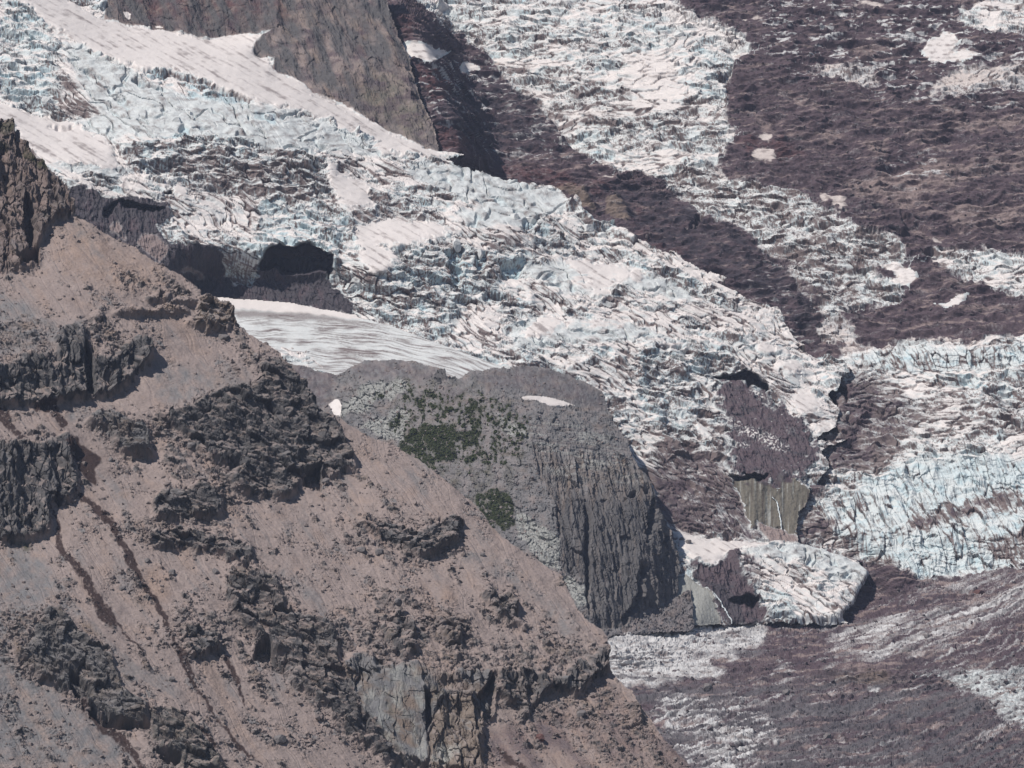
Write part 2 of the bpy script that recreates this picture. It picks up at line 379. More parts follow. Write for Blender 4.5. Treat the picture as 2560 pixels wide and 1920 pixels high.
outcrops_A = [
 # id, corner lists, steepness, aspect, stand-out, colour attributes, label
 (2, [T(1, '-200,740 75,735 85,800 122,820 118,865 165,900 215,950 280,1025 350,1095 410,1155 450,1260 455,1300 400,1345 340,1320 300,1390 250,1430 235,1500 245,1640 200,1659 0,1659 -200,1659'), T(4, '-200,0 235,0 240,110 205,100 180,70 120,85 110,135 60,120 0,140 -200,140')], 74, 30, 10, dict(brown=.5, red=.35, dark=.35),
  'tall broken cliff of columnar rock with grassy top and deep dark clefts'),
 (3, [T(4, '-200,700 60,720 130,660 190,640 280,660 320,720 350,700 330,560 400,480 500,480 530,560 560,640 600,660 700,670 740,620 770,580 830,550 900,560 930,630 910,700 850,740 820,800 750,860 650,920 590,925 540,910 440,930 370,945 340,975 230,960 180,960 0,965 -200,965')], 80, 28, 14, dict(dark=.85, brown=.3),
  'long dark cliff band of vertical pillars across the scree, below the sandy bench'),
 (4, [T(4, '545,430 620,370 632,420 600,515 560,522')], 76, 40, 8, dict(dark=.6, brown=.5), 'small steep rock step just above the long pillared cliff band'),
 (5, [T(4, '690,390 750,368 920,385 1000,360 1140,370 1148,400 1020,405 920,412 690,412')], 72, 15, 8, dict(brown=.8), 'thin tan rock ledge under the sandy overhanging blocks'),
 (6, [T(4, '880,315 940,290 960,265 1030,275 1035,325 1100,308 1222,318 1222,345 1140,345 1000,335 920,345')], 75, 20, 9, dict(brown=.85), 'row of sandy overhanging blocks near the ridge crest'),
 (7, [T(4, '1210,300 1300,302 1360,340 1420,378 1445,480 1400,505 1280,525 1200,500 1130,470 1130,440 1210,420')], 64, 35, 10, dict(brown=.6, grey=.5), 'blocky brown knob standing on the ridge crest beside the smooth ice'),
 (8, [T(4, '1150,970 1250,900 1400,850 1540,850 1600,800 1590,690 1710,690 1790,760 1860,845 1950,995 2050,1065 2140,1240 2190,1370 2100,1380 2010,1420 1970,1350 1950,1470 1830,1360 1810,1510 1700,1530 1560,1520 1420,1480 1390,1390 1480,1330 1300,1310 1200,1250 1180,1180 960,1020')], 58, 42, 12, dict(dark=.85, grey=.3),
  'largest dark grey outcrop, slabby and broken, on the ridge shoulder facing the mossy knoll'),
 (9, [T(4, '520,1070 660,1000 760,1040 860,1070 920,1150 920,1210 940,1280 850,1280 760,1270 680,1220 700,1150')], 60, 45, 16, dict(dark=.5, grey=.9), 'grey tilted slab outcrop with a dark overhang, in the middle of the scree'),
 (10, [T(4, '-200,1180 150,1180 240,1200 400,1130 430,1160 430,1250 440,1330 490,1480 440,1560 330,1530 285,1600 260,1659 -200,1659'), T(7, '-200,0 400,0 350,20 285,60 290,120 320,210 310,240 270,250 200,270 80,285 -200,280')], 77, 32, 14, dict(dark=.9, grey=.2),
  'dark fluted cliff at the picture edge above the grey gravel slope'),
 (11, [T(4, '930,1530 1100,1490 1240,1430 1340,1500 1360,1659 930,1659'), T(7, '940,20 1000,-40 1340,-40 1360,60 1362,140 1200,130 960,130 920,60')], 66, 25, 12, dict(dark=.75, grey=.4), 'rounded dark outcrop with slanting joints above the curved rock band'),
 (12, [T(7, '880,230 1080,200 1280,230 1450,280 1520,290 1560,420 1540,430 1430,400 1300,350 1180,330 930,320')], 66, 30, 8, dict(dark=.7, grey=.3), 'curved dark band of rough rock across the pink scree'),
 (13, [T(7, '1370,500 1420,430 1560,440 1680,520 1720,600 1750,740 1850,700 2000,780 2070,860 2080,1050 2190,1250 2196,1430 2100,1420 2040,1330 1960,1270 1880,1220 1790,1150 1740,1060 1770,1000 1660,950 1640,890 1560,880 1480,780 1420,720 1380,600')], 62, 36, 12, dict(dark=.65, brown=.35),
  'long dark rock rib running down the scree past a shadowed hollow'),
 (14, [T(7, '1100,830 1150,780 1210,800 1270,810 1330,850 1342,950 1270,960 1190,1000 1120,970 1130,900')], 66, 38, 12, dict(dark=.7, brown=.3), 'lone craggy dark outcrop between two wet brown streaks'),
 (15, [T(7, '280,700 350,690 450,800 560,900 690,1000 700,1070 760,1190 900,1270 920,1390 800,1390 700,1400 620,1360 560,1310 420,1200 240,1130 120,1000 60,900 150,950')], 66, 42, 15, dict(dark=.55, grey=.7, olive=.3),
  'olive grey crag with a black overhang at its foot, above the pale gravel'),
 (16, [T(7, '915,1280 1000,1295 1060,1300 1150,1350 1200,1430 1300,1550 1400,1700 1080,1700 1100,1620 960,1550 930,1480')], 66, 42, 13, dict(dark=.55, olive=.6), 'lowest olive grey crag, cut by the bottom of the picture'),
 (17, [T(8, '160,180 200,110 270,170 440,180 500,230 600,200 700,130 790,150 760,290 700,312 640,340 620,370 530,405 460,330 300,260')], 66, 30, 11, dict(dark=.75, brown=.2), 'scattered dark crags high on the open scree below the grassy patch'),
 (18, [T(8, '870,550 960,550 1000,610 1080,590 1120,650 1122,760 1190,800 1180,822 1090,790 1000,730 930,630')], 68, 38, 12, dict(dark=.65, grey=.4), 'stepped grey outcrop with a dark notch, upslope of the lower cliff line'),
 (19, [T(8, '60,1070 130,970 230,960 260,1040 330,1030 560,1020 700,1090 830,1060 880,1070 985,1075 1000,1190 985,1350 915,1395 880,1270 720,1225 650,1285 600,1430 585,1500 600,1659 520,1659 430,1600 350,1530 300,1440 200,1350 120,1200')], 72, 28, 12, dict(grey=.8, dark=.25),
  'blue grey cliff slab with columns and a deep black cleft beside the tan cliff'),
 (20, [T(8, '650,1285 720,1225 860,1245 900,1350 922,1430 912,1700 590,1700 590,1500 600,1430')], 76, 18, 12, dict(brown=.85, pale=.25), 'tan banded cliff tower at the bottom with a pale foot'),
 (21, [T(8, '1000,1060 1200,1060 1290,1090 1400,1110 1480,1000 1550,1040 1640,930 1688,935 1690,1000 1700,1080 1650,1060 1560,1150 1540,1180 1490,1240 1430,1210 1390,1160 1310,1160 1260,1240 1190,1350 1140,1370 1140,1280 1060,1260 1010,1180')], 74, 32, 14, dict(dark=.65, brown=.35),
  'overhanging line of dark buttresses at the lower ridge end, above the dirty ice'),
 (22, [T(8, '330,780 430,720 500,800 522,960 480,1010 380,960 330,870')], 66, 36, 11, dict(dark=.65, brown=.3), 'knobbly dark outcrop directly above the blue grey cliff slab'),
 (23, [T(8, '640,700 700,740 790,810 775,900 780,1010 740,1010 700,880 640,780')], 66, 36, 11, dict(dark=.6, grey=.3), 'narrow dark rib descending to the cleft beside the tan cliff'),
 (24, [T(8, '-40,1080 60,1100 120,1220 200,1370 300,1450 350,1540 440,1600 530,1680 300,1620 260,1570 150,1500 -20,1330')], 62, 38, 10, dict(dark=.7, olive=.2), 'dark broken rib bordering the blue grey cliff slab on its lower side'),
 (25, [T(8, '1815,1290 1850,1265 1888,1330 1888,1405 1830,1385')], 70, 40, 11, dict(brown=.6, dark=.4), 'small brown pinnacle near the lower end of the ridge skyline'),
 (26, [T(8, '300,600 340,620 420,690 445,740 400,760 350,690')], 64, 40, 10, dict(dark=.75), 'string of small dark crags in a line down the scree'),
]
A_rock = np.zeros(A.shape, np.float32)
A_over = np.zeros(A.shape, np.float32)
A_col = np.zeros(A.shape, np.float32); A_slab = A_col.copy(); A_blk = A_col.copy()
A_br = fbm2(A.X / 20, A.Y / 20, 4, 29)
specA = {1: ('scree_hill', M_SCREE, False, 'steep pinkish scree slope of the near ridge with wet brown streaks', 'hillside', 'structure', None, None)}
for (k, polys, th, ph, so, cols, label) in outcrops_A:
    m = A.union(polys, 0.9)
    mb = blur(m, 11)
    ms = sstep(0.28, 0.66, mb + 0.46 * A_br)
    A.slope(blur(m, 4), th, ph)
    A_rock = np.maximum(A_rock, ms)
    A_over = np.maximum(A_over, blur(m * sstep(.28, .42, mb + .25 * A_br), 2) * so)
    lip = mb * np.clip(2 - np.roll(mb, -int(26 / STEP), 0) * 1.6 - np.roll(mb, -int(16 / STEP), 1) * .9, 0, 1)
    A_over = np.maximum(A_over, blur(m, 2) * so + 13 * blur(lip * m, 4))
    (A_col if k in (2, 3, 4, 10, 19, 20, 21) else A_slab if k in (8, 9, 11, 13, 15, 16, 24) else A_blk)[...] += ms
    for c, v in cols.items(): A.add(c, ms, v)
    A.ids[m > 0.5] = k
    specA[k] = ('rock_outcrop', M_SCREE, False, label, 'rock outcrop', None, None, 'rock outcrops on the near ridge')
# other ground tones
n1 = fbm2(fl_a / 60, fl_f / 240, 4, 31); n2 = fbm2(A.X / 25, A.Y / 25, 4, 37)
def tone(name, polys, v, soft=14, k=0.6):
    m = A.union(polys, 2.0, soft)
    A.add(name, np.clip(m * v + k * m * n2, 0, 1))
A.add('grey', sstep(0.05, 0.45, n1) * 0.55); A.add('grey', sstep(.1, .5, fbm2(fl_a / 9, fl_f / 170, 4, 32)) * .45)
A.add('warm', sstep(0.12, 0.45, fbm2(fl_a / 80, fl_f / 300, 3, 41)) * 0.55)
tone('grey', [T(7, '-200,320 200,300 300,420 420,560 560,800 280,690 150,800 60,1000 250,1130 560,1330 640,1380 900,1659 -200,1659')], .62)
tone('grey', [T(4, '-200,200 100,280 300,420 560,440 540,620 300,650 -200,690')], .6)
tone('grey', [T(4, '360,940 540,930 660,990 560,1060 470,1120 380,1060'), T(4, '900,640 1100,700 1300,730 1470,840 1300,880 1150,980 1000,980 930,840')], .5)
tone('grey', [T(7, '1380,160 1700,420 1900,560 2050,700 2000,720 1750,560 1540,310'), T(8, '700,250 1100,420 1560,820 1400,900 1200,620 800,400')], .5)
tone('warm', [T(1, '250,1500 450,1330 900,1570 1100,1700 900,1800 500,1720'), T(4, '250,0 900,20 1150,200 900,290 700,290 400,160')], .62, 24)
tone('warm', [T(7, '840,420 1040,440 1050,680 900,640'), T(7, '1380,1380 1500,1420 1480,1540'), T(7, '1480,1200 1580,1260 1520,1340'), T(8, '640,520 760,560 780,700 680,660'), T(8, '150,560 260,680 200,720'), T(8, '1180,980 1330,980 1300,1060')], .85, 14)
tone('brown', [T(7, '450,740 560,790 620,860 540,850'), T(7, '60,880 150,900 200,980 100,980'), T(7, '240,820 320,820 300,900')], .8, 6)
tone('moss', [T(1, '-100,725 70,740 80,800 60,850 -100,830'), T(1, '-100,880 30,890 60,920 0,940 -100,940'), T(1, '110,860 160,900 260,990 320,1060 260,1040 180,990')], .62, 3)
tone('moss', [T(7, '60,290 170,285 210,330 90,320'), T(4, '930,1500 980,1500 960,1540')], .5, 4)
tone('pale', [T(8, '590,1540 700,1520 800,1540 790,1600 690,1659 600,1659'), T(8, '300,1060 480,1040 520,1100 360,1120'), T(8, '150,1250 350,1480 500,1659 440,1659 300,1500')], .6, 8)
low = A.poly(T(8, '930,1400 1200,1360 1450,1240 1700,1090 2300,1659 2300,1800 900,1800'), 3, 16)
A.add('warm', np.clip(low * (.45 + .8 * n2), 0, .8)); A.add('debris', np.clip(low * (.34 + .7 * n1), 0, .6))
# meltwater stains
for pts, w in ((T(7, '300,60 350,140 360,300 480,450 570,590 620,680 690,790'), (3, 4, 9, 10, 10, 18, 8)), (T(7, '680,740 780,850 860,950 880,1015'), (5, 3, 3, 3)),
               (T(7, '500,0 600,80 645,120 700,210 740,280 790,380 870,540 950,640 1000,740 1030,830'), (6, 6, 8, 7, 8, 12, 6, 8, 8, 6)),
               (T(7, '1030,830 1080,920 1140,1050 1190,1170 1270,1270'), (5, 6, 11, 6, 3)), (T(7, '1270,1270 1340,1390 1420,1470 1475,1540'), (3, 3, 5, 7)), (T(7, '1475,1540 1600,1640'), (3, 2)),
               (T(7, '1385,990 1430,1100 1490,1280'), (6, 7, 3)), (T(7, '1150,1350 1240,1430 1310,1530'), (3, 4, 4)), (T(7, '500,1280 600,1380 720,1470 800,1560 870,1659'), (8, 10, 14, 9, 7)),
               (T(4, '10,1010 60,1090 150,1160'), (14, 10, 6)), (T(4, '220,970 320,990 400,1080'), (8, 12, 8)), (T(8, '1020,1550 1090,1620 1180,1659'), (5, 9, 5)), (T(4, '480,1500 580,1590 650,1659'), (6, 6, 8))):
    A.setmax('wet', np.clip(A.line(pts, np.array(w) * 1.0, 1.2, 1) * (1.0 + 1.3 * fbm2(A.X / 7, A.Y / 9, 4, 38)), 0, 1), 1.0)
A.setmax('wet', A.union([T(4, '390,1200 430,1130 480,1150 500,1200 560,1240 620,1290 580,1350 590,1450 530,1420 480,1330 420,1270')], 1.2, 2), 0.95)
A.solve((1690, 1900), 1440)
A.points()
hollow = A.union([T(7, '1565,915 1640,880 1660,950 1740,1060 1720,1080 1620,1020 1550,1000'), T(7, '430,1080 480,1110 560,1200 540,1260 470,1240 420,1180'), T(7, '560,1290 620,1355 700,1395 910,1390 915,1412 760,1420 640,1400 550,1330'), T(8, '885,1230 985,1090 985,1340 925,1385'),
                  T(1, '150,1180 200,1290 215,1500 160,1500 140,1300'), T(4, '520,560 560,640 570,900 525,900 515,700'), T(4, '1860,1370 1950,1340 1960,1480 1840,1440'), T(8, '560,1180 590,1200 610,1380 575,1430'), T(4, '100,70 240,0 240,120 200,90 120,100'), T(7, '960,1555 1100,1610 1090,1640 1000,1620')], 0.5, 2)
q = 1 / 1.0
vs = A.s; vt = A.t
def k1_(s, z, seed):
    return blocks(s / 30, z / 26, seed + 12, 1.3)[0]

def rock_relief(L, col, slabs, blk, seed):
    """columns, tilted beds and blocks, each where its mask is 1; relief in frame units, closeness to joints, random per block"""
    s, t = L.s, L.t; z = L.P[..., 2] / L.mpp
    ws = s + 6 * perlin2(s / 26, t / 26, seed); wt = t + 6 * perlin2(s / 26, t / 26, seed + 1)
    c1, e1, q1 = blocks(ws / 25, z / 75, seed + 2, 1.3); c2, e2, q2 = blocks(ws / 10, z / 34, seed + 3, 1.3)
    cr = fbm2(ws / 46, z / 150, 3, seed + 4, ridged=True)
    hc = 13 * c1 + 4.5 * c2 + 14 * (cr - .4) + 4 * k1_(ws, z, seed)
    bd = (wt * 0.86 + ws * 0.5) / 17 + 1.1 * fbm2(s / 60, t / 60, 3, seed + 5); sw = bd - np.floor(bd)
    bd2 = (wt * 0.8 + ws * 0.6) / 6.5 + 1.4 * fbm2(s / 40, t / 40, 3, seed + 6); sw2 = bd2 - np.floor(bd2)
    k1, f1, p1 = blocks(ws / 42, wt / 46, seed + 7, 1.4); k2, f2, p2 = blocks(ws / 17, wt / 16, seed + 8, 1.4); k3, f3, p3 = blocks(s / 7.5, t / 7, seed + 9, 1.3)
    big = fbm2(s / 60, t / 60, 3, seed + 10, ridged=True) - .35
    hs = 7 * (sw ** 2 - .4) + 2.2 * (sw2 - .5) + 12 * k1 + 3.5 * k2 + 11 * big
    hb = 12 * k1 + 6.5 * k2 + 1.2 * k3 + 11 * big
    tot = np.maximum(col + slabs + blk, 1.0)
    h = (col * (hc + 4 * k1) + slabs * hs + blk * hb) / tot + np.clip(col + slabs + blk, 0, 1) * .5 * k3
    e = np.clip((col * np.maximum(e1, .7 * e2) + slabs * np.maximum(f1, .8 * sstep(.88, 1, sw)) + blk * np.maximum(f1, .7 * f2)) / tot, 0, 1)
    return h, e, np.where(col > .5, q1, p2), (k2, k3, p2)
hr, joint, rr, (b2, b3, r2) = rock_relief(A, A_col, A_slab, A_blk, 51)
sl19 = A.union([T(8, '230,1120 330,1050 520,1050 560,1130 560,1400 590,1600 540,1640 440,1590 350,1530 300,1440 200,1350 120,1200')], 1, 4)
A.disp = A_over * 1.35 + hr * (1 - .72 * sl19) - 42 * hollow
free = 1 - A_rock
rough = A.union([T(4, '930,1000 1150,950 1250,1250 1500,1330 1400,1480 1550,1560 1350,1620 1000,1330 900,1150'), T(4, '-200,440 250,430 320,560 330,700 250,660 100,660 -200,700'), T(4, '440,480 600,430 700,460 820,540 740,640 560,650'),
    T(4, '700,150 1100,130 1230,260 1200,320 900,290 700,250'), T(4, '1440,490 1700,640 1700,760 1600,830 1480,700 1350,560'), T(7, '1380,480 1700,560 2100,900 2196,1100 2196,1500 1900,1250 1600,1000 1380,700'), T(7, '840,120 1380,150 1500,280 1000,220 850,260'),
    T(8, '0,700 330,600 560,560 640,700 800,700 950,880 1000,1080 600,1060 230,980 0,1000'), T(8, '100,150 700,120 800,350 520,470 200,420'), T(8, '950,880 1500,850 1690,920 1690,1060 1000,1090'), T(8, '1000,1150 1500,1250 1700,1150 1850,1300 1600,1400 1100,1450'),
    T(7, '-200,650 350,680 700,1000 720,1300 950,1300 1400,1659 900,1659 900,1400 560,1320 200,1130 -200,900'), T(4, '480,1040 700,980 950,1150 960,1300 700,1260'), T(7, '1050,680 1400,720 1400,1000 1100,1020'), T(8, '1850,1290 2000,1500 2196,1659 1700,1659 1500,1500'), T(1, '200,900 330,1060 460,1260 300,1240 200,1100')], 3, 12)
lump = sstep(-0.05, 0.45, fbm2(vs / 75, vt / 120, 3, 58))            # rougher, stonier ground here and there
clean = A.union([T(4, '900,430 1150,420 1250,540 1300,720 1470,840 1300,880 1150,980 1000,980 880,860 900,700'), T(1, '330,1480 500,1430 900,1600 1000,1700 500,1700 300,1650'), T(5, '0,1040 300,1190 900,1620 1000,1659 700,1659 300,1400 0,1330'), T(8, '800,0 900,90 1250,400 1500,700 1300,640 1000,420 700,200'), T(7, '300,60 480,200 700,480 900,900 700,800 500,500')], 2, 20)
knob = sstep(.12, .42, .55 * fbm2(vs / 60, vt / 44, 4, 59) + .65 * fbm2(fl_a / 30, fl_f / 130, 4, 72) + .25 * fbm2(fl_a / 90, fl_f / 400, 2, 60)) * free * (1 - .85 * clean)
knob = np.maximum(knob, rough * free * sstep(-.30, .14, .5 * fbm2(vs / 40, vt / 34, 4, 68) + .6 * fbm2(fl_a / 24, fl_f / 90, 4, 73)))     # small ribs of rock coming through the scree
A.disp += free * (1.8 * fbm2(fl_a / 26, fl_f / 90, 3, 61) + (0.9 + 1.2 * lump) * fbm2(vs / 7, vt / 7, 3, 62) + lump * (2.6 * np.maximum(b2, 0) + 1.8 * b3) + 4.5 * fbm2(vs / 45, vt / 45, 3, 63) + knob * (4.4 * b2 + 1.4 * b3 + 5 + 9 * (fbm2(vs / 36, vt / 30, 3, 64, ridged=True) - .35)))
runnel = sstep(.10, .02, np.abs(perlin2(fl_a / 26 + .8 * perlin2(fl_a / 60, fl_f / 90, 69), fl_f / 420, 70))) * free * (1 - knob)
A.disp -= 1.0 * runnel
A.displace(0.5)
Nz = A.normal(A.P, 1)[..., 2]
dust = sstep(0.50, 0.80, Nz)                                         # stones and dust lie where it is flat enough
for k in ('dark', 'brown', 'olive'): A.att[k] = A.att[k] * (1 - 0.60 * dust * A_rock) * np.clip(.85 + .5 * rr, 0, 1.2)
A.add('dark', np.clip(A_rock * joint ** 2 * 0.55 * (1 - dust), 0, 1))
hue = fbm2(vs / 70, vt / 60, 4, 65) - .05
A.add('grey', sl19, .9); A.add('pale', np.clip(sl19 * (.25 + .9 * fbm2(vs / 30, vt / 60, 4, 67)), 0, .6)); A.att['dark'] *= (1 - .8 * sl19)
A.add('grey', np.clip(A_rock * (.15 + .7 * (rr - .3) + .9 * hue), 0, .9)); A.add('brown', np.clip(A_rock * (.25 - 1.6 * hue) * (1 - .5 * dust), 0, .8)); A.add('olive', np.clip(A_rock * (fbm2(vs / 30, vt / 50, 3, 66) - .1) * 1.4, 0, .6)); A.add('grey', np.clip(knob * (.45 + .5 * n2), 0, 1)); A.add('dark', np.clip(knob * (1 - dust) * .72, 0, 1))
A.add('grey', free * lump * sstep(.55, .9, r2) * 0.7); A.add('debris', runnel * .12); A.add('brown', np.clip(knob * (.2 - 1.2 * hue), 0, .6)); A.add('warm', np.clip(free * (.05 + 1.1 * fbm2(vs / 55, vt / 80, 4, 71)), 0, .5))
lump_A = lump + knob; A_skirt = np.clip(blur(A_rock, 9) * 2 - A_rock, 0, 1)
build(A, A_mask, specA)

# ================================================================== the mossy rock knoll with its column cliff
B = Layer(620, 860, 1860, 1640, 23, 0.165)
silB = [(640, 990)] + T(4, '1590,700 1740,695 1850,720 1960,750 2040,775 2070,765') + T(5, '90,735 150,710 210,686 300,682 400,681 520,690 640,730 690,745 700,788 790,788 850,750 950,736 1080,726 1200,712 1260,715 1330,740 1440,770 1520,800 1600,840 1650,880 1670,940 1690,1000 1720,1060 1760,1110 1800,1170 1830,1250 1870,1330 1930,1400 1960,1460 1980,1540') \
    + T(8, '1990,90 2040,160 2070,220 2090,310 2115,350 2130,440 2112,500 2108,610 2190,560 2200,700 2215,800 2160,830 2000,838 1800,845 1640,870 1500,860') + [(1380, 1630), (640, 1630)]
B_mask = B.poly(silB, 0.5)
nose = T(5, '640,700 700,810 850,850 1000,960 1170,1100 1215,1200 1240,1330 1290,1430 1370,1580') + T(8, '1385,150 1395,420 1400,465')
right_of = B.poly(nose + T(8, '1540,520 1570,560 1570,760 1570,900 2400,900') + [(1900, 850)] + T(5, '640,600'), 0.4)
B.theta[:] = 46; B.phi[:] = -14
rs = blur(right_of, 6)
B.slope(rs, 45, 38)
B.slope(B.poly(T(5, '0,650 1700,650 1700,900 1100,860 700,830 300,800 0,860'), 1, 12), 32)
cliff = B.union([T(5, '1215,1180 1400,1240 1620,1260 1860,1300 1990,1480 2020,1700 1370,1700 1360,1560 1290,1430 1240,1330'), T(8, '1370,20 2000,20 2090,310 2130,440 2112,620 2050,655 1930,695 1850,745 1800,795 1740,808 1640,815 1575,770 1560,540 1530,500 1400,465 1390,250')], 0.6)
B.slope(blur(cliff, 12), 80, 36)
upper_cliff = B.poly(T(5, '1200,1100 1400,1180 1700,1200 1840,1250 1990,1470 1990,1540 1900,1600 1700,1640 1500,1600 1390,1620 1290,1430'), 1, 26)
B.slope(upper_cliff, 60, 26)
right_face = B.poly(T(8, '1960,0 2000,60 2090,310 2130,440 2112,620 2050,655 1850,745 1790,795 1780,740 1870,600 1900,400 1920,200'), 1, 6)
B.slope(right_face, 80, 62)
left_fl = B.poly(T(8, '1375,60 1560,130 1570,500 1530,500 1400,465'), 1, 3); B.slope(left_fl, 80, 14)
pale_left = B.union([T(5, '230,830 330,800 470,820 450,880 300,940 220,990 60,1030 30,1000 130,900'), T(5, '180,1080 420,960 480,1000 420,1180 330,1180 150,1090'), T(8, '1090,50 1200,130 1390,250 1395,450 1280,420 1150,250'), T(8, '1400,470 1560,540 1560,640 1500,690 1430,560'), T(5, '960,1000 1180,1100 1215,1160 1100,1150')], 2.0, 4)
nb = fbm2(B.X / 28, B.Y / 28, 4, 71); nb2 = fbm2(B.X / 9, B.Y / 12, 4, 73)
B.add('pale', np.clip(pale_left * (0.75 + 0.7 * nb2), 0, 1))
B.add('grey', 0.75 + 0.5 * nb); B.add('dark', np.clip(.18 + .9 * nb2 + .5 * nb, 0, .75) * (1 - .6 * np.clip(pale_left, 0, 1)))
B.add('dark', np.clip(blur(cliff, 5) * (0.80 + 0.9 * fbm2(B.X / 9, B.Y / 90, 4, 74)) * sstep(1130, 1300, B.Y), 0, 1))
B.add('brown', np.clip(B.union([T(5, '1250,1260 1420,1290 1870,1350 1930,1430 1700,1500 1500,1440 1330,1400'), T(5, '60,820 230,800 130,900 40,960'), T(5, '1180,880 1400,900 1400,930 1150,900'), T(5, '560,730 640,740 690,760 560,750')], 2, 22) * (0.45 + 0.7 * nb2 + .4 * nb), 0, 1))
B.add('brown', np.clip(cliff * (0.35 + 0.9 * fbm2(B.X / 14, B.Y / 120, 3, 76)), 0, 0.8))
B.add('red', np.clip(cliff * (0.05 + 0.8 * fbm2(B.X / 20, B.Y / 70, 3, 75)) * sstep(1340, 1480, B.Y), 0, 0.6))
gravel_top = B.union([T(5, '90,735 210,686 400,681 640,730 690,790 520,830 400,800 200,790'), T(5, '790,788 1080,726 1260,715 1520,800 1650,880 1690,1000 1500,960 1250,890 1050,850 900,820'), T(5, '640,830 800,830 820,930 700,980 640,930'), T(4, '1590,700 1740,695 1850,720 1960,750 2060,770 2040,900 1990,1000 1900,900')], 2, 8)
B.add('debris', np.clip(gravel_top * (0.40 + 0.5 * nb2), 0, 1))
B.add('debris', np.clip(B.poly(T(4, '1690,690 1850,720 1960,750 2080,765 2040,830 1990,930 1960,1000 1850,900'), 1, 4) * (0.5 + 0.5 * nb2), 0, 1))
foot = B.poly(T(8, '1500,880 1640,815 1740,808 1800,795 1850,745 1930,695 2050,655 2110,600 2230,540 2260,850 1700,900'), 1, 3)
B.slope(foot, 30, 20); B.setmax('dark', foot, .0); B.setmax('brown', foot, 0); B.setmax('red', foot, 0); B.setmax('debris', foot, .35)
moss_polys = [T(5, '490,1120 560,1075 640,1090 740,1075 775,1160 755,1230 740,1300 640,1285 570,1210 530,1290 450,1280 405,1180'), T(5, '540,1250 640,1290 610,1370 530,1330'), T(5, '840,1080 930,1040 900,1130 860,1150'), T(5, '570,940 640,935 685,985 580,995'), T(5, '810,950 850,918 925,960 860,1005 812,1008'), T(5, '785,1120 880,1080 875,1180 800,1210'), T(5, '785,1290 890,1220 895,1285 800,1320'), T(5, '690,1230 750,1260 740,1300 690,1290')]
streak_polys = [T(5, '830,840 960,900 1100,1000 1155,1040 1100,1060 990,965'), T(5, '420,880 530,855 480,890 430,905'), T(5, '250,880 330,860 300,940 240,960'), T(5, '960,1010 1080,1060 1110,1110 1000,1050'), T(5, '290,800 450,800 440,815 300,812'), T(5, '480,930 640,850 700,820 640,870 520,960'), T(5, '330,1040 470,1000 400,1120 330,1110')]
low_moss = [T(5, '880,1530 960,1470 1020,1470 1085,1545 1118,1659 1100,1700 900,1700'), T(8, '880,-20 1085,-20 1115,160 1045,215 1005,170 900,70')]
def moss(polys, warp, thr):
    m = B.union(polys, warp, 3)
    return np.clip(m * (thr + .12 + 1.3 * nb2 + 0.6 * nb), 0, 1)
B.setmax('moss', moss(moss_polys, 2.2, .85), 1)
B.add('moss', moss(streak_polys, 2.5, .42)); B.add('moss', moss(low_moss, 1.0, .75))
ledge = B.poly(T(5, '1150,1050 1500,1040 1800,1180 1900,1420 1700,1480 1400,1420 1250,1300'), 2, 16)
B.add('pale', np.clip(ledge * (.2 + 1.5 * fbm2(B.X / 110, (B.Y - .12 * B.X) / 8, 4, 77)), 0, .6)); B.add('brown', np.clip(.1 + .9 * fbm2(B.X / 50, B.Y / 22, 4, 78), 0, .5))
B.add('olive', np.clip(B.poly(T(5, '380,780 900,800 1250,1000 1210,1300 1000,1659 600,1500 380,1180'), 2, 30) * (.3 + 1.2 * nb), 0, .8))
B.add('moss', np.clip(B.poly(T(5, '400,800 1200,1000 1210,1200 1000,1350 600,1330 380,1180'), 2, 20) * (nb2 + .5 * nb + 0.02) * 3.0, 0, .95))
snowB = B.union([T(5, '1150,910 1222,896 1322,905 1420,938 1482,960 1400,968 1320,956 1230,926 1165,925')], 0.35)
snowB2 = B.union([T(4, '2000,950 2040,918 2065,915 2085,960 2072,1022 2035,1016')], 0.35)
# what belongs to which object
B.ids[:] = 1
B.ids[cliff > .5] = 2
mm = np.maximum(B.union(moss_polys, 1.2), B.union(low_moss, 1.0)) > .5
B.ids[mm] = 3
B.ids[snowB > .5] = 4; B.ids[snowB2 > .5] = 5
B.ids[foot > .5] = 6
slab = B.poly(T(8, '2095,640 2100,560 2140,480 2300,500 2300,850 2120,838'), .6) * 0
knoll = bpy.data.objects.new('rock_knoll', None); link(knoll)
props(knoll, 'grey rock knoll with green mossy patches, ending in a dark column cliff', 'rock knoll')
B.solve((1600, 1560), 2106)
B.points(); knoll.location = tuple(float(v) for v in B.P[int((1560 - B.ys[0]) / STEP), int((1500 - B.xs[0]) / STEP)])
vs, vt = B.s, B.t
B.phi = B.phi
k1, kc1, kr1 = blocks(vs / 26, vt / 40, 81, 1.2); k2, kc2, kr2 = blocks(vs / 11, vt / 14, 82, 1.2); k3, kc3, kr3 = blocks(vs / 5.5, vt / 7, 83, 1.2)
col1 = fbm2(vs / 17 + .4 * perlin2(vs / 30, vt / 30, 88), B.P[..., 2] / B.mpp / 150, 4, 84, ridged=True); f1_, fc1, fr1 = blocks(vs / 11, B.P[..., 2] / B.mpp / 46, 85, 1.4); f2_, fc2, fr2 = blocks(vs / 30, B.P[..., 2] / B.mpp / 150, 86, 1.5)
rocky = np.clip(pale_left + 0.55 + 0.8 * nb, 0, 1) * (1 - cliff) * (1 - np.maximum(snowB, snowB2)) * (1 - gravel_top * .7)
cl_s = blur(cliff, 5)
